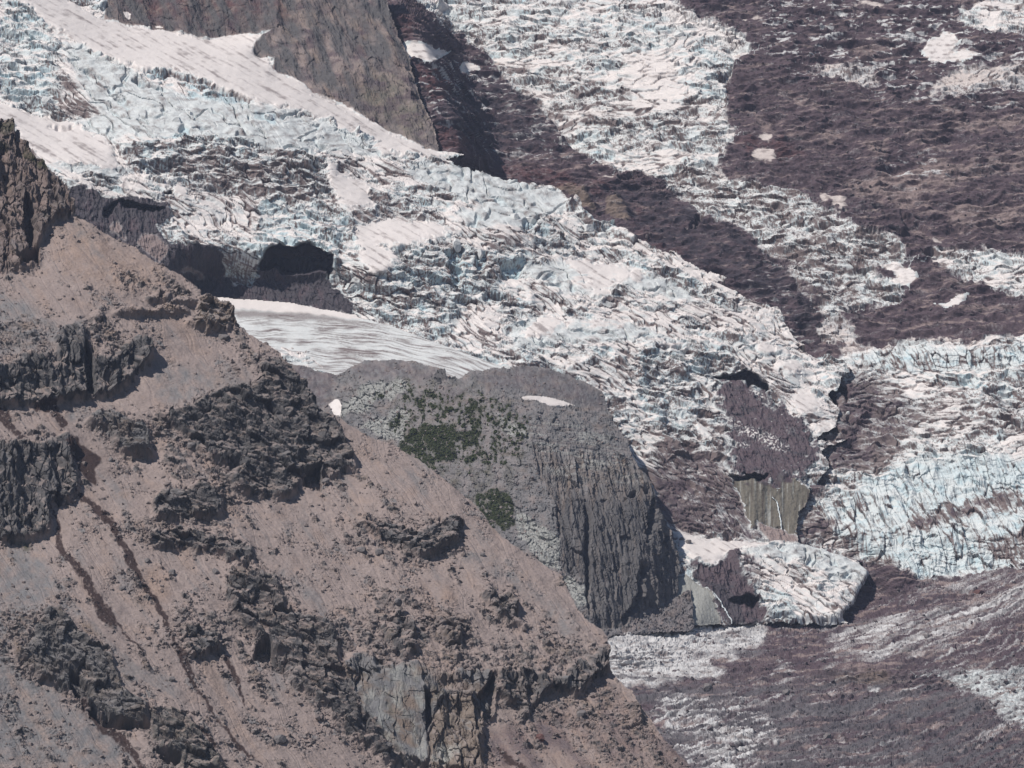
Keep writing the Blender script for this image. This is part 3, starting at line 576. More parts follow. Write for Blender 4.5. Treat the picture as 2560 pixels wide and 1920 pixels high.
B.disp = cl_s * (1 - foot) * (7 * (col1 - 0.4) + 3.6 * f1_ + 7 * f2_ + 1.4 * k2 + 3 * k1) + rocky * (5 * k1 + 3.4 * k2 + 1.6 * k3) + 0.9 * fbm2(vs / 6, vt / 6, 3, 87) * (1 - snowB) * (1 - snowB2) + 3 * fbm2(vs / 60, vt / 60, 3, 88)
B.disp += ledge * 4 * fbm2(B.X / 120, (B.Y - .12 * B.X) / 9, 4, 77)
blk = B.poly(T(5, '615,790 650,752 690,742 700,800 660,815 630,812'), .4, 1); B.disp += blk * (9 + 4 * k2); B.add('dark', blk, .8)
B.disp += foot * (2.2 * k2 + 1.5 * k3)
B.disp -= 26 * B.union([T(8, '1548,40 1585,100 1580,300 1570,740 1550,560 1545,300'), T(8, '1930,120 1965,0 1985,60 1950,240 1920,290'), T(8, '1880,400 1920,420 1890,640 1790,790 1770,760 1860,600'), T(5, '1800,1510 1860,1470 1840,1520'), T(5, '1895,1470 1930,1475 1910,1500'), T(8, '1370,30 1395,200 1392,250 1375,120'), T(8, '2035,230 2060,240 2045,310 2025,300')], 0.8, 2)
B.disp += B.union(moss_polys, 1.2, 3) * 1.5
B.displace(0.5)
B.add('dark', np.clip(cliff * (1 - foot) * 0.6 * fc1 ** 2, 0, 1)); B.add('grey', cliff * fr1 * .7)
build(B, B_mask, {
    1: ('gravel_slope', M_SCREE, False, None, None, None, knoll, None), 2: ('cliff_face', M_SCREE, False, 'dark column jointed cliff face', None, None, knoll, None),
    3: ('moss_cover', M_SCREE, False, 'green mossy ground', None, 'stuff', knoll, None),
    4: ('snow_patch', M_SNOW, True, 'long thin white snow patch on top of the grey knoll', 'snow patch', None, None, 'small snow patches'),
    5: ('snow_patch', M_SNOW, True, 'small white snow patch in the notch between ridge and knoll', 'snow patch', None, None, 'small snow patches'),
    6: ('talus_slope', M_SCREE, False, None, None, None, knoll, None)})

# ================================================================== the smooth ice apron behind the knoll
Cc = Layer(440, 690, 1330, 1060, 31, 0.178)
silC = [(470, 735)] + T(4, '1250,292 1400,304 1700,325 1950,364 2196,412') + T(5, '150,418 330,462 500,522 650,580 800,632 950,692 1085,728 1200,760') + [(1300, 960), (1300, 1050), (470, 1050)]
C_mask = Cc.poly(silC, 0.25)
Cc.theta[:] = 22; Cc.phi[:] = 10
Cc.slope(sstep(760, 850, Cc.Y), 33, 8)
gu = (Cc.X * 0.22 + Cc.Y * 0.975)                                  # layers of old snow curve round the dome
arc = np.hypot((Cc.X - 700) * 0.42, Cc.Y - 1180) + 7 * fbm2(Cc.X / 90, Cc.Y / 40, 3, 91)
lines = fbm2(arc / 7, Cc.X / 160, 4, 92); lines2 = fbm2(arc / 3.2, Cc.X / 60, 3, 93)
upper = Cc.poly(T(4, '1200,250 1400,300 1700,322 1950,360 2196,410 2300,430 2050,420 1850,400 1400,360 1380,340'), .5, 2) * 1.0
Cc.add('snow', np.clip(0.35 + 0.7 * upper, 0, 1))
Cc.add('dirt', np.clip((0.38 + 1.0 * lines + 0.9 * lines2) * (1 - 0.9 * upper), 0, 1) * 0.9)
Cc.add('dirt', Cc.poly(T(4, '1420,372 1850,395 2196,440 2196,470 1900,440 1440,425'), .6, 3), 0.65)
Cc.add('debris', Cc.poly(T(4, '1725,650 1780,643 1850,686 1780,676'), .5, 1), .9)  # dark oval rock on the ice, its shade painted into the colour
Cc.solve((800, 930), 2226); Cc.points()
Cc.disp = 1.3 * lines + 0.9 * lines2 + 3 * fbm2(Cc.X / 70, Cc.Y / 40, 3, 94)
Cc.displace(0.2)
build(Cc, C_mask, {1: ('ice_apron', M_ICE, True, 'smooth white ice apron with curved grey layers between the ridge and the knoll', 'glacier ice', None, None, None)})

# ================================================================== ice relief shared by the glaciers
def ice_relief(L, broken, amp=1.0, seed=0, flow=None, shatter=0):
    """seracs and crevasses where broken is 1: relief (in 2560 px frame units), dirt lines, blueness"""
    s, t = L.s, L.t
    ws = s + 9 * perlin2(s / 30, t / 30, seed + 1); wt = t + 9 * perlin2(s / 30, t / 30, seed + 2)
    a1, e1, q1 = blocks(ws / 52, wt / 34, seed + 3, 1.2)
    a2, e2, q2 = blocks(ws / 19, wt / 17, seed + 4, 1.2)
    a3, e3, q3 = blocks(s / 8, t / 8, seed + 5, 1.3)
    r1 = fbm2(ws / 60, wt / 34, 4, seed + 6, ridged=True)
    pat = sstep(-0.20, 0.35, fbm2(s / 80, t / 60, 3, seed + 8))      # 1: shattered, 0: slabby
    st = (wt + .45 * ws) / 36 + 2.0 * fbm2(s / 120, t / 90, 3, seed + 10) + 0.9 * (q1 - .5); sw = st - np.floor(st)
    st2 = (wt - .35 * ws) / 14 + 2.2 * fbm2(s / 60, t / 60, 3, seed + 13) + 0.8 * (q2 - .5); sw2 = st2 - np.floor(st2)
    ter = sstep(-.15, .35, fbm2(s / 110, t / 70, 2, seed + 31)); ter2 = sstep(-.1, .35, fbm2(s / 50, t / 40, 2, seed + 32))
    r0 = fbm2(ws / 150, wt / 85, 3, seed + 16, ridged=True)
    h = broken * amp * (24 * (r0 - .45) + 6 * a1 + 8 * (r1 - 0.4) + 9 * (.5 - sw) * ter + (.3 + 1.2 * pat) * (.5 - sw2) * 1.2 * ter2 + (.3 + 2.3 * pat) * a2 + (.1 + .5 * pat) * a3)
    dl = np.clip(0.6 * e1 ** 2 + 0.8 * e2 ** 3 * (.3 + pat) + 0.5 * e3 ** 3 * pat, 0, 1)
    def vein(sx, sy, k, w):
        return sstep(w, w * .2, np.abs(fbm2(ws / sx, wt / sy, 2, seed + k))) * sstep(-0.12, .2, perlin2(s / 45 + k, t / 45, seed + k + 1))
    thin = np.maximum(np.maximum(vein(30, 13, 20, .06), vein(12, 18, 22, .08)), np.maximum(vein(16, 7, 24, .09), .8 * vein(7, 7, 26, .12)))
    dirt = np.clip(dl * 0.8 + 0.9 * thin, 0, 1)
    p, q = flow
    p = p + 34 * fbm2(L.X / 230, L.Y / 150, 3, seed + 41); q = q + 30 * fbm2(L.X / 200, L.Y / 150, 2, seed + 42)
    shat = sstep(-.14, .20, fbm2(p / 70, q / 210, 4, seed + 43) + shatter)
    band = fbm2(p / 30, q / 260, 4, seed + 44); fine_l = fbm2(p / 7, q / 110, 4, seed + 45); crk = sstep(.09, .02, np.abs(fbm2(p / 20, q / 75, 3, seed + 46)))
    h = h * (.25 + .75 * shat) + broken * (1 - shat) * (9 * band + 2.4 * fine_l - 5 * crk)
    dirt = dirt * (.30 + .70 * shat) + (1 - shat) * np.clip(.75 * crk + sstep(-.02, .42, fine_l) * .75 + .5 * band, 0, 1)
    L.shat = shat
    blue = np.clip(sstep(0.6, 0.95, q2) * 0.6 + sstep(0.7, 0.95, q1) * 0.4, 0, 1) * sstep(0.35, 0.8, sw)
    return h, dirt, blue, (q1, q2, q3), pat

# ================================================================== the main glacier with its icefall, headwalls and rock rib
D = Layer(-80, -80, 2200, 1640, 47, 0.19)
ridge_edge = T(2, '330,-240 330,0 350,60 380,130 410,230 450,290 480,380 500,450 512,520 560,650 600,720 625,790 640,850 655,925')
rim = T(2, '800,946 800,962 700,985 735,1018 900,1060 1100,1108 1250,1132 1350,1150 1412,1180 1450,1215 1452,1262 1480,1213 1530,1280 1600,1340 1640,1352 1700,1342 1740,1385 1830,1440 1900,1470 2000,1520 2100,1570') \
    + T(6, '0,5 60,28 130,68 220,125 250,132 390,170 330,200 420,258 520,308 600,338 650,366 690,362 740,450 770,520 860,600 810,606 900,648 1000,662 1060,680 1100,700 1135,768 1080,800 1060,870 1000,890 1065,960 1060,1050 1050,1100 940,1150 935,1170 1140,1165 1080,1185 1000,1205 960,1250 1010,1330 960,1400 890,1480 860,1590') \
    + T(9, '825,100 810,250 812,292 900,320 1060,370 1180,410 1252,490 1210,560 1160,650 1080,760 1130,782 960,788 620,786 350,787 0,800')
silD = [(-90, -90), (965, -90)] + ridge_edge + rim + [(1600, 1580), (1500, 1560), (1440, 1440), (1380, 1250), (1250, 1130), (1000, 1060), (700, 960), (560, 900), (300, 760), (-90, 520)]
D_mask = D.poly(silD, 0.6)
fa = D.X * 0.5 - D.Y * 0.87; ff = D.X * 0.87 + D.Y * 0.5
D.theta[:] = 38 + 8 * fbm2(D.X / 160, D.Y / 110, 3, 101); D.phi[:] = 18 + 26 * fbm2(D.X / 130, D.Y / 120, 3, 102)
snow_polys = [
    T(1, '-200,-200 -200,-60 60,-10 200,60 250,130 380,210 450,250 550,310 700,375 830,420 1030,425 1200,470 1400,560 1600,635 1900,690 2050,760 2196,830 2300,860 2300,740 2196,715 2100,640 2000,610 1900,560 1850,500 1730,460 1655,420 1680,350 1560,345 1670,185 1400,220 1240,240 1110,215 990,180 760,150 640,115 560,90 400,0 350,-200'),
    T(2, '0,615 70,640 110,680 180,710 310,780 430,830 480,860 620,920 800,946 660,985 420,960 260,930 280,870 100,780 0,740'),
    T(1, '-200,600 0,625 250,720 450,750 600,830 700,870 680,960 775,1032 700,1042 520,1000 280,1000 120,860 80,750 -200,760'),
    T(1, '1990,980 2060,970 2050,1060 2196,1100 2300,1150 2196,1185 2100,1190 2040,1130 1990,1020'),
    T(2, '-40,1060 130,1100 190,1170 270,1230 250,1270 20,1280 60,1230 0,1170'),
    T(2, '120,1400 350,1330 560,1360 850,1390 700,1440 560,1480 400,1500 240,1490 420,1560 400,1600 240,1680 200,1600 150,1500'),
    T(5, '150,40 230,40 430,50 400,110 290,168 240,130 170,110'),
    T(5, '1480,170 1750,200 1690,262 1560,250 1420,200'), T(5, '1560,270 1690,262 1650,310 1560,305'), T(5, '1150,165 1200,170 1230,300 1210,350 1170,230'),
    T(5, '1150,520 1270,425 1480,440 1700,450 1880,480 1740,495 1400,480 1300,530 1130,565'), T(5, '1860,560 2050,560 2196,620 2100,630'),
    T(5, '1320,30 1600,80 1850,120 1950,180 1800,205 1500,140'), T(5, '1340,740 1420,690 1600,640 1622,655 1540,700 1400,748'), T(5, '1660,675 1780,662 1802,680 1760,694 1670,686'),
    T(5, '1600,835 1700,850 1830,880 1950,930 1920,936 1750,890'), T(5, '1480,765 1560,755 1540,775'),
    T(1, '1085,1215 1120,1190 1200,1195 1230,1220 1150,1225'), T(1, '780,1075 900,1080 1160,1140 1130,1190 1000,1150 870,1100'),
    T(6, '500,385 640,378 690,420 720,450 640,430 500,420'), T(6, '550,560 660,590 800,640 760,680 700,650 560,630'), T(6, '700,700 760,690 900,735 860,760 740,765'), T(6, '790,870 900,870 960,960 900,1030 800,1010 770,960'),
    T(6, '145,1025 280,1110 330,1200 300,1180 200,1100'), T(6, '210,1180 300,1210 400,1245 315,1255'), T(6, '890,1080 1050,1050 1050,1100 930,1140'), T(6, '0,560 120,590 230,600 120,620 0,590'),
    T(9, '40,195 150,230 350,270 560,280 640,285 800,300 700,330 430,345 370,352 345,430 200,400 110,352 80,280'),
    T(9, '880,440 1100,420 1100,440 960,465'), T(9, '800,505 900,540 1000,610 1160,600 1130,640 1040,650 960,640 880,580'),
]
sn = fbm2(D.X / 22, D.Y / 9, 4, 105)
snow = D.union(snow_polys, 1.3); snow_s = sstep(.34, .70, blur(snow, 8) + .60 * sn)
dsnow = D.union([T(1, '380,230 700,400 820,440 960,530 1250,600 1400,570 1600,640 1900,700 2196,850 2196,940 1900,920 1600,890 1300,820 1100,820 900,840 600,830 450,740 620,700 520,560 430,400'), T(2, '0,760 280,880 420,965 300,960 0,920'), T(2, '380,1020 650,1000 900,1060 1250,1135 1440,1190 1440,1280 1300,1300 1000,1270 760,1180 600,1130'), T(2, '760,1310 1000,1200 1250,1240 1280,1330 1100,1390 880,1390'),
                  T(1, '310,1000 520,1015 780,1040 700,1075 520,1045 350,1060'), T(1, '90,740 350,750 460,770 400,795 90,775'), T(5, '1150,130 1480,60 1900,170 2196,250 2196,330 1760,220 1450,300 1300,200'), T(5, '1120,490 1300,420 1900,470 2196,600 1900,560 1400,560 1250,600 1100,620'),
                  T(9, '450,350 700,300 900,335 1180,420 1250,490 1180,560 1000,560 900,470 700,420 560,400')], 2.0, 5)
dsnow = np.clip(dsnow - snow_s, 0, 1)
smooth = np.clip(snow_s + 0.75 * dsnow, 0, 1)
D.slope(blur(snow, 5), 21, 16); D.slope(dsnow * .8, 26, 18)
# rock
rib = D.poly([(-90 + 355, -90)] + T(1, '660,-220 660,0 640,30 630,110 760,150 990,180 1110,215 1240,240 1400,220 1670,185 1560,250 1545,320 1560,345 1680,350 1655,420 1730,460 1850,500 1900,560 2000,610 2100,640 2196,715') + T(2, '180,710 310,780 430,830 480,860 620,920') + ridge_edge[::-1], 0.6)
rib_s = blur(rib, 2); flr = D.X * .85 - D.Y * .5; ffr = D.X * .5 + D.Y * .85
D.slope(blur(rib, 5), 50 + 16 * fbm2(flr / 90, ffr / 120, 3, 107), 14 + 46 * fbm2(flr / 70, ffr / 190, 3, 108))
D.slope(D.poly(T(1, '1560,250 1700,230 1900,280 2196,200 2196,420 1900,400 1680,350 1560,345'), 1, 6), 42, 0)
D.slope(D.poly(T(2, '400,200 500,450 640,850 655,925 600,900 520,640 420,400'), 1, 8), 58, 45)
head = D.union([T(1, '380,1130 470,1130 560,1160 640,1195 760,1220 880,1215 1000,1225 1062,1270 1000,1385 930,1400 1020,1470 1090,1520 1340,1500 1350,1659 1100,1659 980,1640 780,1520 600,1430 450,1330'),
                T(4, '880,-10 1030,-20 1350,-20 1360,120 1400,230 1540,240 1590,180 1570,110 1700,60 1990,60 2010,110 1980,200 2100,290 2196,412 1950,380 1700,345 1250,312 1130,200 1000,120')], 1.3)
wh = D.union([T(4, '1350,-30 1500,-30 1570,120 1590,175 1530,240 1400,232 1370,150'), T(4, '1720,290 1790,320 1760,335'), T(1, '900,1340 1000,1370 1010,1390 920,1370'), T(1, '1130,1440 1340,1420 1380,1390 1420,1400 1330,1500 1150,1480')], 1.2)
greyrock = D.union([T(4, '1090,145 1150,108 1230,140 1245,190 1200,200 1190,150'), T(1, '830,1500 860,1430 950,1430 1035,1510 990,1600 900,1560'), T(1, '650,1400 720,1350 780,1450 760,1480'), T(1, '1340,1490 1400,1470 1400,1500')], 1.0)
head = np.clip(head - wh - snow, 0, 1); head_s = blur(head, 2)
D.slope(blur(head, 5), 60, 12)
gully = D.poly(T(6, '280,780 330,775 420,780 520,800 560,870 640,930 700,970 775,1020 885,1050 870,1130 935,1180 930,1260 1005,1330 880,1370 770,1390 700,1480 640,1425 560,1400 400,1400 390,1340 400,1260 420,1180 380,980 330,900'), 1.2)
gully = np.clip(gully - snow, 0, 1); D.slope(blur(gully, 5), 42, 20)
slab = D.poly(T(6, '400,1400 560,1400 640,1420 700,1480 780,1400 885,1470 890,1500 840,1659 520,1659 470,1520') + T(9, '830,100 815,240 690,190 555,150 480,0'), 0.6)
slab = D.union([T(6, '400,1400 560,1400 640,1420 690,1470 640,1340 780,1400 885,1470 892,1500 840,1659 820,1700 520,1690 470,1520'), T(9, '480,-20 870,-20 830,100 812,262 700,200 550,150')], 1.6)
D.slope(blur(slab, 4), 66, 10)
pslab = D.poly(T(9, '-60,640 90,480 130,470 240,560 300,590 350,787 60,815 -60,830'), 0.6); D.slope(blur(pslab, 4), 52, 18)
dark2 = D.poly(T(9, '110,355 200,405 345,440 360,350 450,340 420,430 520,560 580,650 620,787 350,787 300,590 200,515'), 0.9); D.slope(blur(dark2, 4), 62, 25)
tal = D.poly(T(9, '550,150 700,195 812,262 812,300 640,288'), .9)
# how broken and how dirty the ice is
rock = np.clip(rib + head + gully + slab + pslab + dark2 + tal, 0, 1); rock_s = blur(rock, 2)
rn = fbm2(D.X / 24, D.Y / 18, 4, 106)
head_s = sstep(.30, .62, blur(head, 9) + .5 * rn); gully_s = sstep(.26, .66, blur(gully, 18) + .62 * rn); dark2_s = sstep(.30, .62, blur(dark2, 9) + .5 * rn)
rock_s = np.clip(np.maximum.reduce([rib_s, head_s, gully_s, dark2_s, blur(slab, 2), blur(pslab, 2), blur(tal, 2)]), 0, 1)
broken = np.clip(1 - smooth, 0, 1) * (1 - rock_s)
D.slope(blur(D.union([T(5, '100,330 230,200 420,120 560,20 1180,0 1180,160 960,220 700,520 520,520 300,440'), T(1, '720,900 1100,830 1560,900 1980,980 2040,1150 1800,1300 1500,1200 1200,1100 1000,1060 780,1040'), T(6, '0,600 500,540 560,650 700,700 780,880 640,860 560,780 280,760 200,900 0,900'), T(5, '1830,560 2196,620 2196,1659 2000,1400 1750,1000 1850,800')], 1), 10), 52, 22)
dirty = np.clip(0.25 + 0.6 * fbm2(D.X / 60, D.Y / 45, 4, 111), 0, 1)
def zone(polys, v, soft=16):
    global dirty
    dirty = np.clip(dirty + v * D.union(polys, 2.5, soft), 0, 1.3)
zone([T(1, '1000,900 1500,950 1980,1000 2000,1200 1600,1250 1300,1180 1100,1080'), T(2, '0,1080 300,1150 700,1340 560,1400 200,1420 0,1300'), T(1, '300,400 500,520 560,620 400,600'), T(1, '250,560 600,650 640,760 400,720')], .3)
zone([T(1, '0,60 200,80 350,200 300,400 350,640 100,640 0,560'), T(1, '1500,1300 2196,1250 2196,1500 1900,1490 1700,1490 1580,1590'), T(6, '880,1080 1060,1040 1060,1110 900,1180'), T(1, '600,1060 900,1080 1000,1180 800,1200'), T(9, '560,500 900,540 1080,760 640,780'), T(6, '440,400 1000,680 900,1000 760,900 600,500')], -.25)
zone([T(6, '-60,1200 120,1130 330,1230 400,1400 520,1659 -60,1659'), T(9, '-60,-20 480,-20 640,285 -60,240')], .55)
zone([T(5, '1700,1100 2196,1500 2196,1659 2000,1600 1900,1380')], .3)
zone([T(6, '560,700 780,760 860,960 780,1000 640,930 560,880')], .3); zone([T(6, '200,900 400,1100 400,1250 300,1200')], .4)
D.solve((1750, 1560), 2128)
weld(D, Cc, T(4, '1100,285 1250,290 1400,303 1700,324 1950,363 2196,411') + T(5, '150,417 330,461 500,521 650,579 800,631 950,691 1085,727 1250,770'), 6, 70)
weld(D, B, T(8, '2130,500 2112,610 2190,560 2205,700 2215,800'), 3, 36)
D.points()
h, dl, bl, (q1, q2, q3), pat = ice_relief(D, broken, 1.0, 120, (fa, ff), .55 * D.union([T(5, '100,330 230,200 420,120 560,20 1180,0 1180,160 960,220 700,520 520,520 300,440'), T(1, '720,900 1100,830 1560,900 1980,980 2040,1150 1800,1300 1500,1200 1200,1100 1000,1060 780,1040'), T(1, '1560,1250 2100,1250 2196,1500 1600,1560'), T(1, '0,60 200,80 350,200 300,400 350,640 100,640 0,560'), T(5, '1830,560 2196,620 2196,1400 1900,900')], 2, 14) - .04)
cave = D.union([T(1, '1570,1720 1572,1640 1585,1590 1625,1530 1700,1495 1760,1502 1800,1505 1890,1487 1960,1512 2030,1572 2025,1659 2000,1700') + T(4, '2000,60 2000,140 1720,155 1690,112 1600,135 1575,100')], .7, 1.5)
cave2 = D.poly(T(6, '300,770 400,765 500,755 560,780 640,850 645,880 560,860 500,825 420,805 310,790'), 1, 1.5)
voids = D.union([T(1, '620,1320 650,1270 720,1240 690,1290 660,1330'), T(1, '720,1225 800,1240 960,1275 1000,1270 960,1300 820,1280 740,1255'), T(1, '1000,1165 1050,1170 1040,1190 1000,1190'), T(6, '390,1395 560,1400 520,1420 430,1415'), T(6, '480,1370 640,1400 560,1420'), T(9, '400,640 520,600 580,660 540,690 420,660')], .9, 1.5)
slots = D.union([T(5, '700,20 790,10 800,180 760,230 720,180'), T(5, '880,50 940,40 930,170 880,140'), T(5, '1040,110 1180,100 1130,180 1030,200'), T(1, '780,405 1000,465 1020,450 1250,530 1580,640 1500,600 1280,510 1060,440 940,420'), T(1, '800,490 930,540 1040,560 1000,545 930,520 830,480'),
                 T(1, '410,370 500,420 660,485 560,430 460,400'), T(1, '1090,790 1160,810 1130,740'), T(5, '920,300 1020,270 1100,310 960,340'), T(2, '780,1360 900,1365 860,1385'), T(2, '1160,1345 1280,1310 1230,1385 1180,1380'), T(1, '290,780 480,765 400,800')], .8, 1.5)
face = D.union([T(1, '830,420 1020,455 1250,540 1590,640 1300,610 1130,600 960,500'), T(1, '1550,680 1700,690 1680,770 1560,720'), T(1, '920,830 1120,825 1110,850 930,870'), T(1, '90,745 440,770 400,790 90,775'), T(1, '2020,1560 1980,1500 2100,1500 2120,1560')], 1, 2)
s, t = D.s, D.t
zc = D.P[..., 2] / D.mpp
fl_r = D.X * .85 - D.Y * .5; ff_r = D.X * .5 + D.Y * .85
j1, jc1, jr1 = blocks(s / 30, t / 34, 131, 1.2); j2, jc2, jr2 = blocks(s / 12, t / 15, 132, 1.2)
fw = 26 * fbm2(D.X / 150, D.Y / 90, 3, 165); strat = .6 * fbm2((fa + fw) / 12, ff / 90, 4, 133) * sstep(-.3, .3, fbm2(D.X / 70, D.Y / 50, 3, 166)) + .5 * fbm2(D.X / 30, D.Y / 12, 4, 167)
D.disp = h + blur(slab, 3) * (7 * fbm2(D.X / 34, D.Y / 160, 3, 158) + 2 * fbm2(D.X / 12, D.Y / 12, 3, 159)) + rock_s * (4 * j1 * (.4 + .6 * rib_s) + 1.6 * j2 + 5 * fbm2(s / 14, zc / 40, 4, 162, ridged=True) + 8 * (fbm2(s / 40, t / 70, 4, 134, ridged=True) - .4)) * (1 - .8 * np.maximum(np.maximum(blur(slab, 2), blur(pslab, 2)), .6 * rib_s)) + rib_s * (30 * fbm2(fl_r / 95, ff_r / 170, 3, 154) + 12 * (fbm2(fl_r / 40, ff_r / 80, 4, 163, ridged=True) - .4))
D.disp += broken * 7 * fbm2(fa / 34, ff / 300, 3, 153)
D.disp += smooth * (1.2 * fbm2(D.X / 26, D.Y / 9, 4, 135) + 2.0 * fbm2(D.X / 90, D.Y / 40, 3, 136)) + dsnow * (2.4 * strat + 7 * fbm2(D.X / 60, D.Y / 26, 3, 168) - 9 * sstep(.07, .01, np.abs(fbm2((fa + 2 * fw) / 46, ff / 120, 3, 169))))
D.disp += blur(snow, 4) * 5 * (1 - blur(rock, 6))
D.disp += (6 * np.clip(D.line(T(2, '480,972 735,1018 1100,1108 1350,1150 1412,1180 1450,1215'), 22, .5, 10), 0, 1) + 14 * D.line(T(2, '1455,1262 1480,1225 1530,1290 1600,1350 1700,1355 1745,1400 1830,1450'), 10, .3, 4))
D.disp -= 16 * slots
w_cave = np.clip(cave * 1.0 + cave2 * .8 + voids * 0.5, 0, 1)
iceblk = D.union([T(9, '370,350 430,345 700,300 900,335 1180,410 1252,490 1210,560 1160,650 1080,765 620,787 575,690 520,560 430,440')], .6, 5)
D.disp += 20 * iceblk
# the grounds
D.add('snow', np.clip(snow_s + .25 * dsnow, 0, 1))
D.add('dirt', np.clip(broken * (dl * (0.85 + .6 * dirty) + (dirty - .24) * 1.0) , 0, 1))
D.add('dirt', np.clip(dsnow * (.30 + 1.0 * strat + .5 * sn), 0, .75))
D.add('dirt', np.clip(snow_s * (fbm2(fa / 9, ff / 110, 4, 139) * 1.0 + .5 * sn + .10), 0, .6))
D.add('debris', np.clip(broken * sstep(.72, 1.25, dirty + .35 * fbm2(s / 13, t / 18, 4, 140)) * (.6 + dl), 0, 1))
D.add('blue', np.clip(broken * bl * (1.1 - dirty) * 1.1, 0, 1)); D.add('blue', dsnow * sstep(.07, .01, np.abs(fbm2((fa + 2 * fw) / 46, ff / 120, 3, 169))), .5); D.add('blue', face, .7); D.add('blue', slots, .85)
D.add('blue', D.union([T(1, '1640,1300 1900,1280 2100,1330 2120,1500 2040,1490 1890,1470 1700,1480 1560,1560 1560,1480'), T(9, '580,560 700,590 860,570 700,640 640,700')], 2, 8), .38)
streaks = fbm2((D.X * .85 + D.Y * -.53) / 3.2, (D.X * .53 + D.Y * .85) / 60, 4, 141)
lz = D.union([T(6, '-60,1250 120,1200 330,1280 400,1400 520,1659 -60,1700'), T(9, '-60,-20 480,-20 640,285 -60,240')], 2, 10)
D.add('debris', np.clip(lz * broken * (.42 + 1.2 * streaks), 0, 1))
cf = D.poly(T(9, '345,430 430,345 560,400 560,560 640,787 570,690 430,440'), 2, 6); D.add('debris', np.clip(cf * (.5 + 1.3 * fbm2(D.X / 8, D.Y / 20, 4, 142)), 0, .9))
ctop = D.poly(T(1, '380,1110 520,1050 850,1090 900,1200 760,1225 640,1195 470,1130'), 1, 3); D.add('debris', np.clip(ctop * (.1 + 1.1 * fbm2((D.X + D.Y * .5) / 7, D.Y / 40, 4, 143)), 0, .9))
D.add('debris', head_s, 1); D.add('dark', np.clip(head_s * (.85 + 1.3 * fbm2(s / 26, zc / 40, 4, 160)), 0, .9) * (1 - blur(greyrock, 2))); D.add('dark', np.clip(np.maximum(gully_s, dark2_s) * (.15 + 1.4 * fbm2(s / 40, t / 30, 4, 161)), 0, .8)); D.add('gravel', blur(greyrock, 2) * head_s, .9)
D.att['debris'] = np.clip(D.att['debris'] - .75 * blur(greyrock, 2), 0, 1)
D.add('debris', gully_s, .9); D.add('debris', dark2_s, .95); D.add('gravel', np.clip(gully_s * (.1 + 1.2 * fbm2(s / 20, t / 40, 4, 144)), 0, .8))
D.add('gravel', blur(tal, 2), .9)
for z in ('snow', 'dirt', 'blue'): D.att[z] = D.att[z] * (1 - rock_s)
lit = D.union([T(6, '390,1040 460,1060 640,1130 760,1200 770,1250 640,1230 500,1160 420,1090'), T(6, '500,870 620,890 660,940 560,920'), T(6, '440,1190 520,1190 520,1220 450,1215'), T(6, '740,1080 800,1120 790,1150 740,1110')], 1.5, 3)
D.add('snow', lit * sstep(-.05, .2, fbm2(D.X / 6, D.Y / 5, 2, 155)), .9)
D.add('snow', gully_s * sstep(.42, .6, fbm2(s / 8, t / 6, 3, 156)), .7); D.add('snow', head_s * sstep(.40, .62, fbm2(s / 9, zc / 26, 4, 157)), .6)
vs_ = fbm2(D.X / 7, D.Y / 170, 4, 145)
D.add('olive', np.clip(blur(slab, 2), 0, 1)); D.add('pale', np.clip(blur(slab, 2) * (vs_ * 2.2 - .25) * (D.X < 2000), 0, .75)); D.add('pale', np.clip(blur(pslab, 2) * (.75 + .3 * vs_), 0, .9)); D.add('olive', np.clip(blur(pslab, 2), 0, 1))
D.add('dark', D.line(T(9, '350,590 420,700 440,790'), 22, .5, 3), .7); D.add('wet', np.clip(blur(slab, 2) * (-vs_ * 2 - .15), 0, .6))
# colours of the rock rib
D.add('dark', rib_s * np.clip(.58 + 1.1 * fbm2(fl_r / 26, ff_r / 90, 4, 147), 0, 1)); D.add('debris', rib_s * np.clip(.35 + 1.2 * fbm2(s / 60, t / 50, 4, 146), 0, .8)); D.add('brown', rib_s * np.clip(.35 + 1.4 * fbm2(fl_r / 40, ff_r / 120, 4, 148), 0, .8))
D.add('red', np.clip(rib_s * D.poly(T(1, '500,-100 1900,-100 1750,150 1240,260 760,170'), 2, 30) * (.62 + .9 * fbm2(s / 30, t / 20, 4, 149)), 0, .75))
D.add('olive', D.poly(T(2, '200,470 400,430 520,560 600,740 655,925 480,860 200,710 100,640'), 3, 25) * rib_s * np.clip(.75 + .8 * rn, 0, 1), .9)
D.att['dark'] *= 1 - .6 * D.poly(T(2, '200,470 400,430 520,560 600,740 655,925 480,860 200,710 100,640'), 3, 25)
D.add('brown', rib_s * D.union([T(1, '640,0 2000,-50 2196,60 2000,250 1700,200 1240,230 760,140'), T(2, '0,400 400,430 480,560 300,560 0,560')], 3, 20), .5)
D.att['debris'] *= 1 - .9 * np.clip(lit * sstep(-.05, .2, fbm2(D.X / 6, D.Y / 5, 2, 155)) + gully_s * sstep(.42, .6, fbm2(s / 8, t / 6, 3, 156)) + head_s * sstep(.40, .62, fbm2(s / 9, zc / 26, 4, 157)), 0, 1)
D.ids[:] = 1
for k, p in enumerate(snow_polys):
    if k != 24: D.ids[(D.poly(p, 1.0) > .5)] = 40 + k
D.ids[rib > .5] = 3; D.ids[head > .5] = 4; D.ids[gully > .5] = 5; D.ids[slab > .5] = 6; D.ids[pslab > .5] = 7; D.ids[dark2 > .5] = 8; D.ids[tal > .5] = 5
D.ids[(iceblk > .5) & (rock < .5)] = 9
D.ids[(D.poly(snow_polys[24], .8) > .5)] = 10
D.ids[cave > .5] = 11; D.ids[cave2 > .5] = 12
ribsnow = [T(1, '750,75 780,62 798,80 790,110 772,115'), T(1, '942,140 965,138 998,153 990,160 955,152')]
